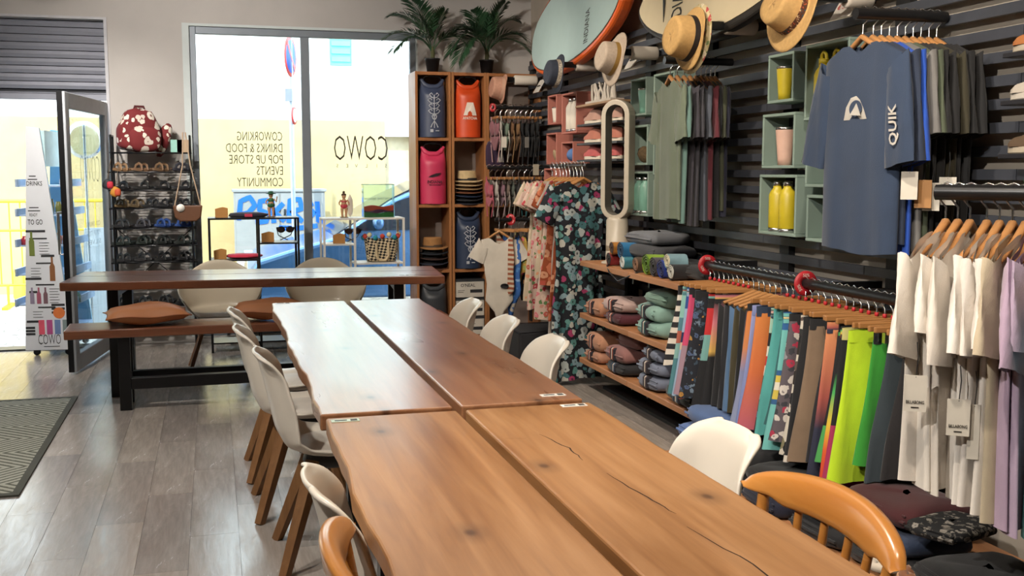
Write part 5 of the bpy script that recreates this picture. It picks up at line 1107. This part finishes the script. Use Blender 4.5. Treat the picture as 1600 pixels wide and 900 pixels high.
def tee(name, label, cat, top, rz, g, c, W=.48, L=.70, slL=.20, slW=.085, b=.032, flare=0, m=None, prof=None, fold=.010, slope=.36, seed=None, sleeve_m=None, sw=1.1, neck=.075):
    """top: world point at the neck; hangs downward; front faces local -y"""
    T = thing(name, label, cat, (top[0], top[1], top[2] - L), rz, g); ph = rq.random() * 6 if seed is None else seed; m = m or cloth(c)
    def halfw(v):
        if prof:
            for (a0, s0), (a1, s1) in zip(prof, prof[1:]):
                if a0 <= v <= a1: return W / 2 * (s0 + (s1 - s0) * smooth(a0, a1, v))
        return W / 2 * (1 + flare * (1 - v))
    def zs(x): x = abs(x); return -.012 - slope * max(0, x - neck) - (.05 * (1 - (x / neck) ** 2) if x < neck else 0)
    def pt(u, v, out=0):
        a = 2 * PI * u; e = .75; ca, sa = cos(a), sin(a)
        hw = halfw(v); x = hw * math.copysign(abs(ca) ** e, ca); f = fold * (1 - .75 * v) * (1 + flare * 1.5)
        y = (b * (1 + .6 * flare * (1 - v)) * (1 - .55 * v ** 3) + out) * math.copysign(abs(sa) ** .8, sa) + f * sin(x / W * 19 + ph + 1.5 * v) + .5 * f * sin(x / W * 37 + 2 * ph)
        ztop = zs(x); z = -L + (ztop + L) * v + (.008 * sin(x * 13 + ph) * (1 - v) ** 3)
        return Vector((x, y, z + L))
    nv = 16 if L < 1 else 26
    MB().grid(pt, 36, nv, cu=True).build('body', m, T)
    if slL:
        sm = sleeve_m or m
        for s in (-1, 1):
            p0 = Vector((s * halfw(.93) * .90, 0, zs(halfw(.93) * .9) + L - .055)); d = Vector((s * cos(sw), -.06, -sin(sw))); nrm = Vector((s * sin(sw), 0, cos(sw)))
            def sf(u, v):
                a = 2 * PI * u; r_ = slW * (1 + .12 * v); return p0 + d * slL * v + nrm * r_ * cos(a) * (1 if cos(a) > 0 else 1.0) + Vector((0, 1, 0)) * (b * .75 * sin(a) + .006 * sin(6 * v + 4 * a + ph)) + d * (-.045 * (cos(a) > 0) * cos(a) * (1 - v))
            MB().grid(sf, 18, 7, cu=True).build('sleeve', sm, T)
    def front(x, z): 
        v = min(1, max(0, z / L)); f = fold * (1 - .75 * v) * (1 + flare * 1.5)
        return -(b * (1 + .6 * flare * (1 - v)) * (1 - .55 * v ** 3)) + f * sin(x / W * 19 + ph + 1.5 * v) + .5 * f * sin(x / W * 37 + 2 * ph) - .003
    def slv(s, t_, r_):
        q = halfw(.93) * .9; p0 = Vector((s * q, 0, zs(q) + L - .055)); return p0 + Vector((s * cos(sw), -.06, -sin(sw))) * t_ + Vector((s * sin(sw), 0, cos(sw))) * r_ + Vector((0, -b * .75 * max(0, 1 - (r_ / slW) ** 2) ** .5 - .007, 0))
    return T, front, slv
def swing_tag(label, p, rz, text=None, w_=.05, h=.085, g='paper swing tags on the clothes', c='#cfc8bb'):
    T = thing('swing_tag', label, 'tag', p, rz, g)
    MB().box(-w_ / 2, w_ / 2, -.001, .001, 0, h).build('card', mat(c, .6), T); MB().tube([(0, 0, h - .006), (.004, .004, h + .05), (0, .008, h + .09)], .0015, 5).build('string', BLACK, T)
    if text: MB().text(text, (0, -.002, h * .22), (1, 0, 0), (0, 0, 1), .009, w_ * .8, thin=.02, align='C').box(-.01, .01, -.0022, -.001, h * .1, h * .13).build('print', mat('#2a2622', .7), T)
def rail_thing(label, p0, p1, r=.014, wall=None):
    p0 = Vector(p0); p1 = Vector(p1); T = thing('clothes_rail', label, 'rail', tuple((p0 + p1) / 2)); c_ = (p0 + p1) / 2
    MB().tube([p0 - c_, p1 - c_], r, 14).build('tube', BLACKM, T)
    for e in (wall or []): MB().bar(Vector(e[0]) - c_, Vector(e[1]) - c_, .03, .03).build('bracket', BLACKM, T)
    return T
# ================================================================== SHORTS RAIL
SX, SZ = 2.45, .98
rail_thing('long black clothes rail carrying the shorts along the slat wall', (SX, 5.0, SZ), (SX, 2.75, SZ), .021, [((SX, 4.98, SZ), (XB, 4.98, SZ)), ((SX, 3.9, SZ), (XB, 3.9, SZ)), ((SX, 2.8, SZ), (XB, 2.8, SZ))])
def shorts(label, y, m, L=.5, W=.36, wb=None, trim=None, dx=0):
    zt_ = SZ - .10; T = thing('board_shorts', label, 'shorts', (SX + dx + rq.uniform(-.02, .015), y, zt_ - L), rq.uniform(-.1, .04), 'shorts on the long rail'); ph = rq.random() * 6
    def leg(s):
        def f(u, v):
            a = 2 * PI * u; hw = W / 4 * (1.02 + .14 * (1 - v)); xc = s * (W / 4 + .012 * (1 - v)) - .05 * (1 - v) ** 1.3; x = xc + hw * math.copysign(abs(cos(a)) ** .8, cos(a))
            return Vector((x, .024 * (1.2 - .6 * v) * sin(a) + .011 * (1 - v) * sin(x * 42 + ph) + .004 * sin(x * 90 + 2 * ph), (L - .03) * v + .006 * sin(x * 20 + ph) * (1 - v)))
        return f
    k = MB()
    for s in (-1, 1): k.grid(leg(s), 20, 9, cu=True)
    k.build('legs', m, T)
    MB().grid(lambda u, v: Vector((W * .505 * math.copysign(abs(cos(2 * PI * u)) ** .7, cos(2 * PI * u)), .019 * sin(2 * PI * u), L - .045 + .045 * v)), 24, 2, cu=True).build('waistband', wb or m, T)
    if trim: MB().grid(lambda u, v: leg(-1)(u, .0 + .05 * v) * 1.0, 20, 2, cu=True).build('hem_trim', trim, T)
    return T
def jacket(label, y, c, L=.62):
    return tee('jacket', label, 'jacket', (SX + .03, y, SZ - .085), rq.uniform(-.1, 0), 'shorts on the long rail', c, .34, L, .44, .05, .024, 0, None, None, .01, .42, None, None, 1.5)[0]
B_ = lambda n, *st: bands('short_' + n, list(st)); Gd = lambda n, *st: bands('short_' + n, list(st), 'LINEAR')
K = '#19191c'
SHT = [('white and black striped', stripes('short_bw', '#d0c8bc', '#222', 18) if False else stripes('short_bw', '#cfc6ba', '#222226', 18), .42, K), ('mint plaid with red band', B_('a', (0, '#4a7a82'), (.35, '#7fa9a4'), (.5, '#a85a4a'), (.62, '#4f7a86'), (.75, '#86b5ac')), .56, None),
       ('pale blue with navy panel', B_('b', (0, '#8fa5bd'), (.45, '#c0a890'), (.52, '#1f2c52'), (.62, '#8fa9c2'), (.85, '#2c4c8a')), .56, None), ('rose and pink', B_('c', (0, '#9a7f8c'), (.5, '#c6476c')), .55, K), ('grey fading to coral', Gd('d', (0, '#c0564a'), (.4, '#84665e'), (.6, '#3e4044'), (1, '#3a3c40')), .56, None),
       ('dark blue patterned', floral('short_pat1', '#1d1f28', ['#4a5a7a', '#a87a3a', '#6a7a8a'], ['#1d1f28', '#3a4a5a'], 30), .55, K), ('plain black short', cloth(K), .52, None), ('red, mint and black block', B_('e', (0, K), (.45, '#6d9c98'), (.68, '#b5292c'), (.92, K)), .58, None),
       ('pink and yellow fading into black', Gd('f', (0, K), (.5, K), (.55, '#c8a050'), (.8, '#c0707a'), (1, '#2a2428')), .58, None), ('J', 'black hooded', K, .70), ('J', 'black zipped', '#1d1d22', .68), ('J', 'steel blue', '#4d6a8c', .72), ('J', 'olive green', '#3a3420', .70), ('J', 'matt black', '#161619', .72), ('J', 'navy', '#1e2036', .66),
       ('orange fading to grey-blue', Gd('g', (0, '#8a94b0'), (.5, '#7a7fa0'), (.7, '#c07a4a'), (1, '#c8783c')), .58, K), ('lilac blue', Gd('h', (0, '#6a7aa8'), (1, '#8d93c0')), .54, None), ('salmon orange', Gd('i', (0, '#b0586a'), (.5, '#c4683c'), (1, '#c87a3c')), .56, '#26344a'),
       ('black plaid with red and white', B_('k', (0, K), (.15, '#4a6a8a'), (.2, K), (.3, '#8ab0b0'), (.34, K), (.5, '#d0c8bc'), (.58, '#b03030'), (.66, '#c8c4b8'), (.74, K), (.85, '#9abaa8')), .56, None), ('teal', cloth('#4f9c98'), .56, None), ('dark teal', cloth('#2a5a5c'), .5, K),
       ('aqua with yellow and navy stripes', B_('l', (0, '#6db3ae'), (.36, '#2f5a88'), (.40, '#c9b44e'), (.47, '#d8d4c4'), (.53, '#c9b44e'), (.58, '#2f5a88'), (.62, '#6db3ae'), (.92, '#2b5c92')), .60, None), ('grey with tropical print', floral('short_pat2', '#5a5258', ['#a8324a', '#8a8a90', '#c8c0b8'], ['#5a5258', '#3a3a40'], 22), .55, K),
       ('skull print white and olive', floral('short_pat3', '#c4bcae', ['#2a2420', '#7a7458', '#1c1c1e'], ['#c4bcae', '#5a4a44', '#2a2a2a'], 14, .45), .60, None), ('black with white hem', cloth(K), .60, None), ('tan', cloth('#7d6854'), .60, K), ('plain black long', cloth('#1b1b1f'), .58, None),
       ('coral fading to navy stripes', Gd('m', (0, '#24283a'), (.35, '#2c2e42'), (.55, '#a8564c'), (1, '#d0885a')), .64, None), ('green-edged black', B_('n', (0, '#4a9a50'), (.3, K)), .56, None), ('rainbow yellow, red and green', Gd('o', (0, '#c02a24'), (.25, '#d0582a'), (.42, '#d8b83a'), (.62, '#4aa85a'), (.75, K), (1, K)), .64, None),
       ('magenta with black top', B_('p', (0, '#9c2c52'), (.45, K)), .66, '#b8b070'), ('neon yellow', cloth('#b4d41e'), .58, None), ('bright green', cloth('#2f8a2a'), .50, K), ('charcoal blue', cloth('#2c363c'), .56, K), ('black with red lining', cloth('#1d1a1c'), .54, None)]
n = len(SHT)
for i, s in enumerate(SHT):
    y = 4.93 - i * (4.93 - 3.20) / (n - 1)
    if s[0] == 'J':
        jacket('%s jacket hanging on the long rail among the shorts' % s[1], y, s[2], s[3]); hanger('wooden hanger holding the %s jacket' % s[1], (SX, y, SZ), 0, 'hangers on the long rail', .15, None, .05)
    else:
        T = shorts('%s shorts hanging on the long rail' % s[0], y, s[1], s[2] * .97, .36, cloth(s[3]) if s[3] else None, mat('#c4bcb0', .8) if 'white hem' in s[0] else None, {'neon yellow': -.04, 'bright green': .02, 'charcoal blue': .05, 'black with red lining': .10, 'magenta with black top': -.02, 'aqua with yellow and navy stripes': -.02, 'dark teal': .03, 'plain black long': .03, 'green-edged black': .03, 'plain black short': .02}.get(s[0], 0))
        clip_hanger('wooden clip hanger holding the %s shorts' % s[0], (SX, y, SZ), 0, 'hangers on the long rail')
        if s[0] == 'neon yellow':
            MB().box(-.15, -.095, -.036, -.03, .06, .12).build('logo_patch', mat('#1c1c20', .7), T)
            MB().prism([(-.138, .078), (-.107, .078), (-.112, .1), (-.128, .1)], lambda u, v, w: (u, w, v), -.038, -.036).build('logo_print', mat('#c8c4bc', .7), T)
def marker(label, p, nrm_rz=0, s=1, txt='50%'):
    T = thing('discount_ring', label, 'sale marker', p, nrm_rz, 'red sale rings on the rails'); R = .052 * s
    MB().lathe([(.017, -.003), (R, -.003), (R, .003), (.017, .003), (.017, -.003)], 28, (0, 0, 0), RX(PI / 2)).build('ring', mat('#a81f28', .5), T)
    for a in range(3):
        an = PI / 2 + a * 2 * PI / 3; up = Vector((cos(an), 0, sin(an))); xd = Vector((sin(an), 0, -cos(an)))
        MB().text(txt, tuple(up * .027 * s - Vector((0, .0035, 0))), xd, up, .014 * s, .03 * s, thin=.01, align='C').build('lettering', mat('#d8b8b0', .6), T)
marker('red round sale ring at the far end of the shorts rail', (SX, 4.965, SZ)); marker('red round sale ring in the middle of the shorts rail', (SX, 4.02, SZ), 0, 1.05)
# ================================================================== FACE-OUT RAILS OF T-SHIRTS
rail_thing('black face-out rail carrying the green and grey t-shirts', (2.34, 5.3, 2.05), (XB, 5.3, 2.05), .02)
MT = [('sage green', '#66705f', 2.375), ('sea green', '#5d7a74', 2.415), ('charcoal purple', '#37343c', 2.455), ('dark grey', '#3c3b42', 2.49), ('slate blue', '#4a4f5a', 2.525), ('burgundy', '#58202a', 2.555), ('black', '#1a1a1e', 2.585), ('olive', '#3a3d2c', 2.612), ('midnight blue', '#17182a', 2.638)]
for i, (nm, c, x) in enumerate(MT):
    rzv = -PI / 2 + rq.uniform(-.08, .08) - .18
    tee('t_shirt', '%s t-shirt hanging on the face-out rail above the jeans' % nm, 't-shirt', (x, 5.3 + rq.uniform(-.015, .015), 1.962), rzv, 'green to black t-shirts on the face-out rail', c, .42, rq.uniform(.70, .80), .23, .075, .022, 0, None, None, .012, .45, None, None, 1.36)
    hanger('wooden hanger holding the %s t-shirt' % nm, (x, 5.3, 2.05), rzv, 'hangers of the face-out t-shirts')
rail_thing('black face-out rail carrying the rash vests', (2.34, 3.55, 2.05), (XB, 3.55, 2.05), .022)
RV = [('navy rash vest with white wave logo', '#2b3a52', 2.375), ('dark navy rash vest with white sleeve lettering', '#222c40', 2.42), ('cobalt blue rash vest', '#1f4aa8', 2.455), ('light grey t-shirt', '#6c6a68', 2.49), ('moss green t-shirt', '#4a5240', 2.525), ('black t-shirt', '#18181a', 2.56), ('coal black t-shirt', '#141416', 2.595), ('dark olive t-shirt', '#302c1c', 2.63), ('jet black t-shirt', '#121214', 2.665), ('soft black t-shirt', '#161618', 2.70)]
for i, (nm, c, x) in enumerate(RV):
    rzv = -PI / 2 + (.02 if i == 0 else rq.uniform(-.1, .04))
    T, fr, slv = tee('rash_vest' if 'vest' in nm else 't_shirt', '%s on the rail by the green boxes' % nm, 'rash vest' if 'vest' in nm else 't-shirt', (x, 3.55, 1.962), rzv, 'rash vests and t-shirts on the face-out rail', c, .47, .79 + rq.uniform(-.03, .03), .36 if i < 3 else .26, .07, .028, 0, None, None, .009, .42, None, None, 1.38)
    hanger('wooden hanger holding the %s by the green boxes' % nm, (x, 3.55, 2.05), rzv, 'hangers of the rash vests')
    WP = mat('#b9b4ac', .7)
    if i == 0:
        lg = MB()
        def pt_(P, lf, k=None): (k or lg).prism(P, lambda u, v, w: (u, fr(u, v) - lf - w, v), 0, .0015)
        pt_([(-.072, .50), (.072, .50), (.055, .54), (.035, .572), (.012, .588), (-.018, .582), (-.052, .548)], 0)
        dk_ = MB(); pt_([(.016 + .036 * cos(q * PI / 10), .541 + .031 * sin(q * PI / 10)) for q in range(20)], .003, dk_); dk_.build('wave_logo_cut', cloth(c), T)
        pt_([(-.012, .517), (.05, .513), (.04, .535), (.024, .56), (.008, .54)], .006)
        lg.build('wave_logo', WP, T)
    if i < 2:   # lettering down the sleeve on the near side (local +x)
        tx = MB(); tx.text('QUIK', (0, 0, 0), (1, 0, 0), (0, 1, 0), .055, .15, thin=.02, lift=0, shear=.2); tx.v = [tuple(slv(1, .29 - v[0], .03 - v[1])) for v in tx.v]; tx.build('sleeve_lettering', WP, T)
for i, (dx, dy, dz, l, c) in enumerate(((0, 0, 0, 'white paper tag on the navy rash vest', '#cfc8bb'), (.05, -.04, -.03, 'tan paper tag on the rash vests', '#a87a4a'), (.08, -.06, -.04, 'wide white paper tag on the rash vests', '#c8c2b6'), (.14, -.09, -.02, 'white paper tag on the grey t-shirt', '#c8c2b6'))):
    swing_tag(l, (2.40 + dx, 3.27 + dy * .3, 1.36 + dz), -PI / 2 + .6, None, .06, .10, 'paper tags on the rash vests', c)
# ================================================================== WHITE T-SHIRTS RAIL
P0 = Vector((2.05, 2.62, 1.40)); RD = Vector((.56, -.83, 0)); rz_w = math.atan2(.56, .83)   # shoulders at right angles to the rail
rail_thing('black clothes rail carrying the white and lavender t-shirts', P0 - RD * .03, P0 + RD * .62, .023, [((P0 + RD * .6), (P0 + RD * .6) + Vector((.25, .45, 0)))])
WT = [('ivory t-shirt first on the white rail', '#d8d0c6'), ('cream t-shirt second on the white rail', '#dcd5cb'), ('off-white t-shirt third on the white rail', '#d6cec4'), ('white t-shirt fourth on the white rail', '#dcd6ce'), ('white t-shirt fifth on the white rail', '#d9d2ca'), ('cream white t-shirt beside the lavender ones', '#dad3ca'), ('beige t-shirt between white and lavender', '#b5a78f'), ('lavender t-shirt beside the white ones', '#a892a8'), ('pale lavender t-shirt beside the tie-dye one', '#ac99b0'), ('TIE', ''), ('aqua t-shirt beside the tie-dye one', '#5ea39d'), ('turquoise t-shirt at the rail end', '#4f9690')]
for i, (nm, c) in enumerate(WT):
    p = P0 + RD * (i * .034 + (.012 if i > 2 else 0)); m_ = None
    if nm == 'TIE': nm = 'pale blue and yellow tie-dye t-shirt'; m_ = bands('tiedye', [(0, '#6fb0b0'), (.35, '#86aeb0'), (.6, '#a0a49c'), (.75, '#b8ac84'), (1, '#8fa4b4')], 'LINEAR')
    tee('t_shirt', nm + ' hanging by the neon shorts', 't-shirt', (p.x, p.y, 1.315), rz_w + rq.uniform(-.08, .08), 'white and pastel t-shirts on the short rail', c or '#888888', .48, .72 + .012 * i, rq.uniform(.16, .25), .085, .026, 0, m_, None, .016, .5, None, None, rq.uniform(1.25, 1.42))
    hanger('wooden hanger holding the %s' % nm, (p.x, p.y, 1.40), rz_w, 'hangers of the white t-shirts')
swing_tag('white swing tag on the first white t-shirt', (1.822, 2.42, .81), -.6, 'BILLABONG', .058, .10); swing_tag('white swing tag on the fourth white t-shirt', (1.903, 2.345, .755), -.6, 'BILLABONG', .058, .10)
swing_tag('long white price sticker tag on a white t-shirt', (1.945, 2.335, .69), -.6, None, .03, .15, c='#c8c2b6')
# ================================================================== DRESS RAIL
DX_, DZ_ = 2.43, 1.50
rail_thing('black ringed clothes rail carrying the floral dresses', (DX_, 7.55, DZ_), (DX_, 6.74, DZ_), .016, [((DX_, 7.5, DZ_), (XB, 7.5, DZ_)), ((DX_, 6.78, DZ_), (XB, 6.78, DZ_))])
NAVYF = floral('dress_navy', '#12161f', ['#b4b4ac', '#9a3560', '#5a8c88', '#7f9aa4', '#a8b0b0', '#3f6a70'], ['#12161f', '#2f645f', '#1c2c34', '#47787c', '#12161f'], 19, .50)
PINKF = floral('dress_pink', '#c4aa9c', ['#a83a44', '#c8707a', '#b8584a', '#d0b8a8'], ['#c4aa9c', '#5a7a4a', '#c08a7c', '#c4aa9c'], 20, .40)
RUSTF = floral('dress_rust', '#8a3f1e', ['#c08a6a', '#a84a3a', '#b86a4a'], ['#8a3f1e', '#a05a34', '#7a3a20'], 15, .42)
CREAMF = floral('dress_cream', '#b8a890', ['#a84a3a', '#7a8a5a', '#c88a6a'], ['#b8a890', '#c8b8a0'], 18, .3)
BLKF = floral('dress_black', '#17151a', ['#b06a3a', '#c08a5a', '#17151a'], ['#17151a', '#4a5a3a', '#17151a'], 13, .42)
DR = [('navy floral maxi dress', NAVYF, 1.37, 6.79, .40, .08, -.045), ('black dress with orange blossoms', BLKF, 1.05, 6.86, .36, .10, -.02), ('rust floral dress', RUSTF, .98, 6.93, .36, .12, -.03), ('white linen dress', cloth('#a59a90'), 1.15, 7.0, .34, .05, -.03), ('rust and blossom wrap dress', RUSTF, .75, 7.07, .36, .10, -.04), ('pink floral long dress', PINKF, 1.0, 7.14, .38, .10, -.05), ('cream blossom dress', CREAMF, .7, 7.21, .36, .05, -.05), ('pink blossom blouse', PINKF, .66, 7.28, .36, .05, -.05), ('pale pink floral dress', PINKF, .95, 7.37, .36, .05, -.06), ('red and white floral dress', CREAMF, .9, 7.46, .36, .05, -.06)]
for i, (nm, m_, L, y, W_, fl, dx) in enumerate(DR):
    tee('dress', nm + ' hanging on the dress rail beside the fan', 'dress', (DX_ + dx, y, DZ_ - .09), .12, 'dresses on the ringed rail', '#888888', W_, L, (.20 if i == 0 else .14), .07, .04 if i == 0 else .022, fl, m_, [(0, 1.06), (.35, 1.0), (.62, .84), (.8, .92), (1, 1.0)] if i == 0 else [(0, 1.0 + fl), (.5, .85), (.7, .75), (1, .9)], .016 if i == 0 else .01, .38)
    hanger('wooden hanger holding the %s' % nm, (DX_ + dx * .3, y, DZ_), .12, 'hangers of the dresses', .20)
# ================================================================== BIKINIS AND SWIMSUITS IN THE CORNER
rail_thing('upper black face-out rail carrying bikinis in the corner', (2.30, 8.78, 2.0), (XB, 8.78, 2.0), .014); rail_thing('lower black face-out rail carrying bikinis in the corner', (2.20, 8.55, 1.49), (XB, 8.55, 1.49), .014)
def bikini(label, p, c, g, L=.4, c2=None):
    T = thing('bikini', label, 'bikini', (p[0], p[1], p[2] - .075 - L), -PI / 2 + rq.uniform(-.2, .2), g); m = cloth(c, .3); top = L
    for s in (-1, 1):
        MB().blob((s * .055, -.004, top - .10), (.05, .018, .065), 12, 8, RY(s * .3), .05, .9, 1).build('cup', m, T)
        MB().tube([(s * .09, 0, top), (s * .075, -.004, top - .05)], .006, 5).tube([(s * .10, 0, top - .12), (s * .11, .005, top - .22), (s * .06, .0, L * .08)], .005, 5).build('strap', cloth(c2 or c), T)
    MB().prism([(-.09, top - .19), (-.02, L * .32), (.02, L * .32), (.09, top - .19), (.085, top - .17), (-.085, top - .17)], lambda u, v, w: (u, w, v), -.006, .006).build('brief', m, T)
    MB().tube([(0, 0, top - .1), (.005, -.002, top - .19)], .006, 5).build('centre_tie', cloth(c2 or c), T)
for i, (nm, c, c2) in enumerate((('rose', '#8a5a62', '#b08a8a'), ('white', '#a8a29a', '#c0b8b0'), ('sage', '#6a7a6a', '#b0aca0'), ('brown', '#6a4a30', '#8a6a44'), ('tan', '#7a5a3a', '#5a3c26'), ('black ribbed', '#1a1a1c', '#141416'), ('black plain', '#18181a', '#222226'), ('black high-waist', '#161618', '#1a1a1c'), ('jet black', '#141416', '#141416'))):
    x = 2.325 + i * .045; bikini('%s bikini hanging on the upper corner rail' % nm, (x, 8.78, 2.0), c, 'bikinis on the upper corner rail', .42 if i < 5 else .5, c2); clip_hanger('wooden clip hanger holding the %s bikini' % nm, (x, 8.78, 2.0), -PI / 2, 'hangers of the upper bikinis', .13, False)
for i, (nm, c, c2) in enumerate((('pink', '#a84a5a', '#a84a5a'), ('cream dotted', '#a8a098', '#b0a8a0'), ('mauve', '#7a5a64', '#a08a8c'), ('taupe', '#6a5c52', '#8a8078'), ('green-grey', '#4a5048', '#7a7a70'), ('dark floral', '#2c2a2a', '#4a4440'), ('teal', '#1f6a70', '#1f6a70'), ('navy dotted', '#22263a', '#5a5a6a'), ('black tie', '#1a1a1c', '#1a1a1c'), ('plum', '#3a2438', '#3a2438'))):
    x = 2.215 + i * .05; bikini('%s bikini hanging on the lower corner rail' % nm, (x, 8.55, 1.49), c, 'bikinis on the lower corner rail', .36, c2); clip_hanger('wooden clip hanger holding the %s bikini' % nm, (x, 8.55, 1.49), -PI / 2, 'hangers of the lower bikinis', .13, False)
swing_tag('white price tag on the upper bikinis', (2.36, 8.62, 1.66), 0, None, .045, .09, 'price tags on the bikinis'); swing_tag('grey price tag on the black bikinis', (2.56, 8.62, 1.66), .2, None, .04, .09, 'price tags on the bikinis', '#7a7670'); swing_tag('beige price tag on the lower bikini rail', (2.58, 8.42, 1.43), 0, None, .05, .09, 'price tags on the bikinis', '#a09684')
marker('pink round ring on the upper bikini rail end', (2.305, 8.78, 2.0), -PI / 2 + .6, .7, 'XS')
rail_thing('black face-out rail carrying the swimsuits below the bikinis', (2.17, 8.2, 1.075), (XB, 8.2, 1.075), .015)
T, fr, slv = tee('bodysuit', 'white bodysuit with a black ring logo on the swimsuit rail', 'bodysuit', (2.20, 8.18, .945), -.35, 'swimsuits on the face-out rail', '#c2b9ac', .29, .70, .13, .06, .02, 0, None, [(0, .10), (.10, .22), (.27, .78), (.45, .70), (.62, .82), (.85, 1.0), (1, 1.0)], .004, .25)
MB().lathe([(.026, -.002), (.034, -.002), (.034, .002), (.026, .002), (.026, -.002)], 20, (.045, -.03, .30), RX(PI / 2), sy=.6).build('ring_logo', mat('#1a1a1c', .6), T)
hanger('wooden hanger holding the white bodysuit', (2.20, 8.18, 1.07), -.35, 'hangers of the swimsuits', .15)
for i, (nm, m_, L) in enumerate((('cream and rust striped', stripes('suit_stripe', '#b8ac98', '#8a4a30', 26), .62), ('blue abstract', floral('suit_blue', '#2f5a9a', ['#b8b0a4', '#7a9ac0', '#2f5a9a'], ['#2f5a9a', '#4a7ab0'], 12, .4), .66), ('yellow floral', floral('suit_yel', '#a8873a', ['#c85a6a', '#c8a84a', '#8a9a5a'], ['#a8873a', '#c09a4a'], 20), .4), ('black palm', BLKF, .55), ('plain black', cloth('#18181c'), .6), ('dark floral', NAVYF, .5), ('black wrap', cloth('#1c1a1e'), .55))):
    x = 2.25 + i * .055
    tee('swimsuit', nm + ' swimsuit hanging beside the white bodysuit', 'swimsuit', (x, 8.2, .965), -PI / 2 + .45, 'swimsuits on the face-out rail', '#888888', .28, L, 0, .05, .02, 0, m_, [(0, .12), (.12, .3), (.3, .85), (.5, .75), (.7, .85), (1, .7)], .004, .3)
    clip_hanger('wooden clip hanger holding the %s swimsuit' % nm, (x, 8.2, 1.075), -PI / 2 + .3, 'hangers of the swimsuits', .13, False)
marker('red round sale ring on the swimsuit rail', (2.30, 8.2, 1.075), -PI / 2 + .7, .9)
bag = thing('storage_bin', 'dark grey fabric storage bin on the floor under the swimsuits', 'bin', (2.38, 7.75, 0)); MB().box(-.2, .2, -.22, .22, 0, .26).build('bin_body', mat('#26262a', .8), bag, bevel=.02, seg=2); MB().tube([(-.2, -.22, .262), (.2, -.22, .262), (.2, .22, .262), (-.2, .22, .262)], .008, 6, closed=True).build('rim', mat('#3a3a3e', .8), bag)
o = MB().blob((2.36, 8.90, 1.60), (.09, .025, .13), 14, 10, None, .08, .7, 2).build('purple_pouch', cloth('#33203a')); o.location.z -= 0; tag(o, 'purple fabric pouch hanging in the cubby shelf behind the bikinis', 'pouch')
for o in list(bpy.data.objects):
    if o.type == 'MESH' and o.parent and (o.name.split('.')[0] in ('print', 'label_print', 'window_lettering', 'door_lettering', 'lettering', 'crest_print', 'graffiti', 'logo_print', 'wave_logo', 'sleeve_lettering')): o['kind'] = 'stuff'
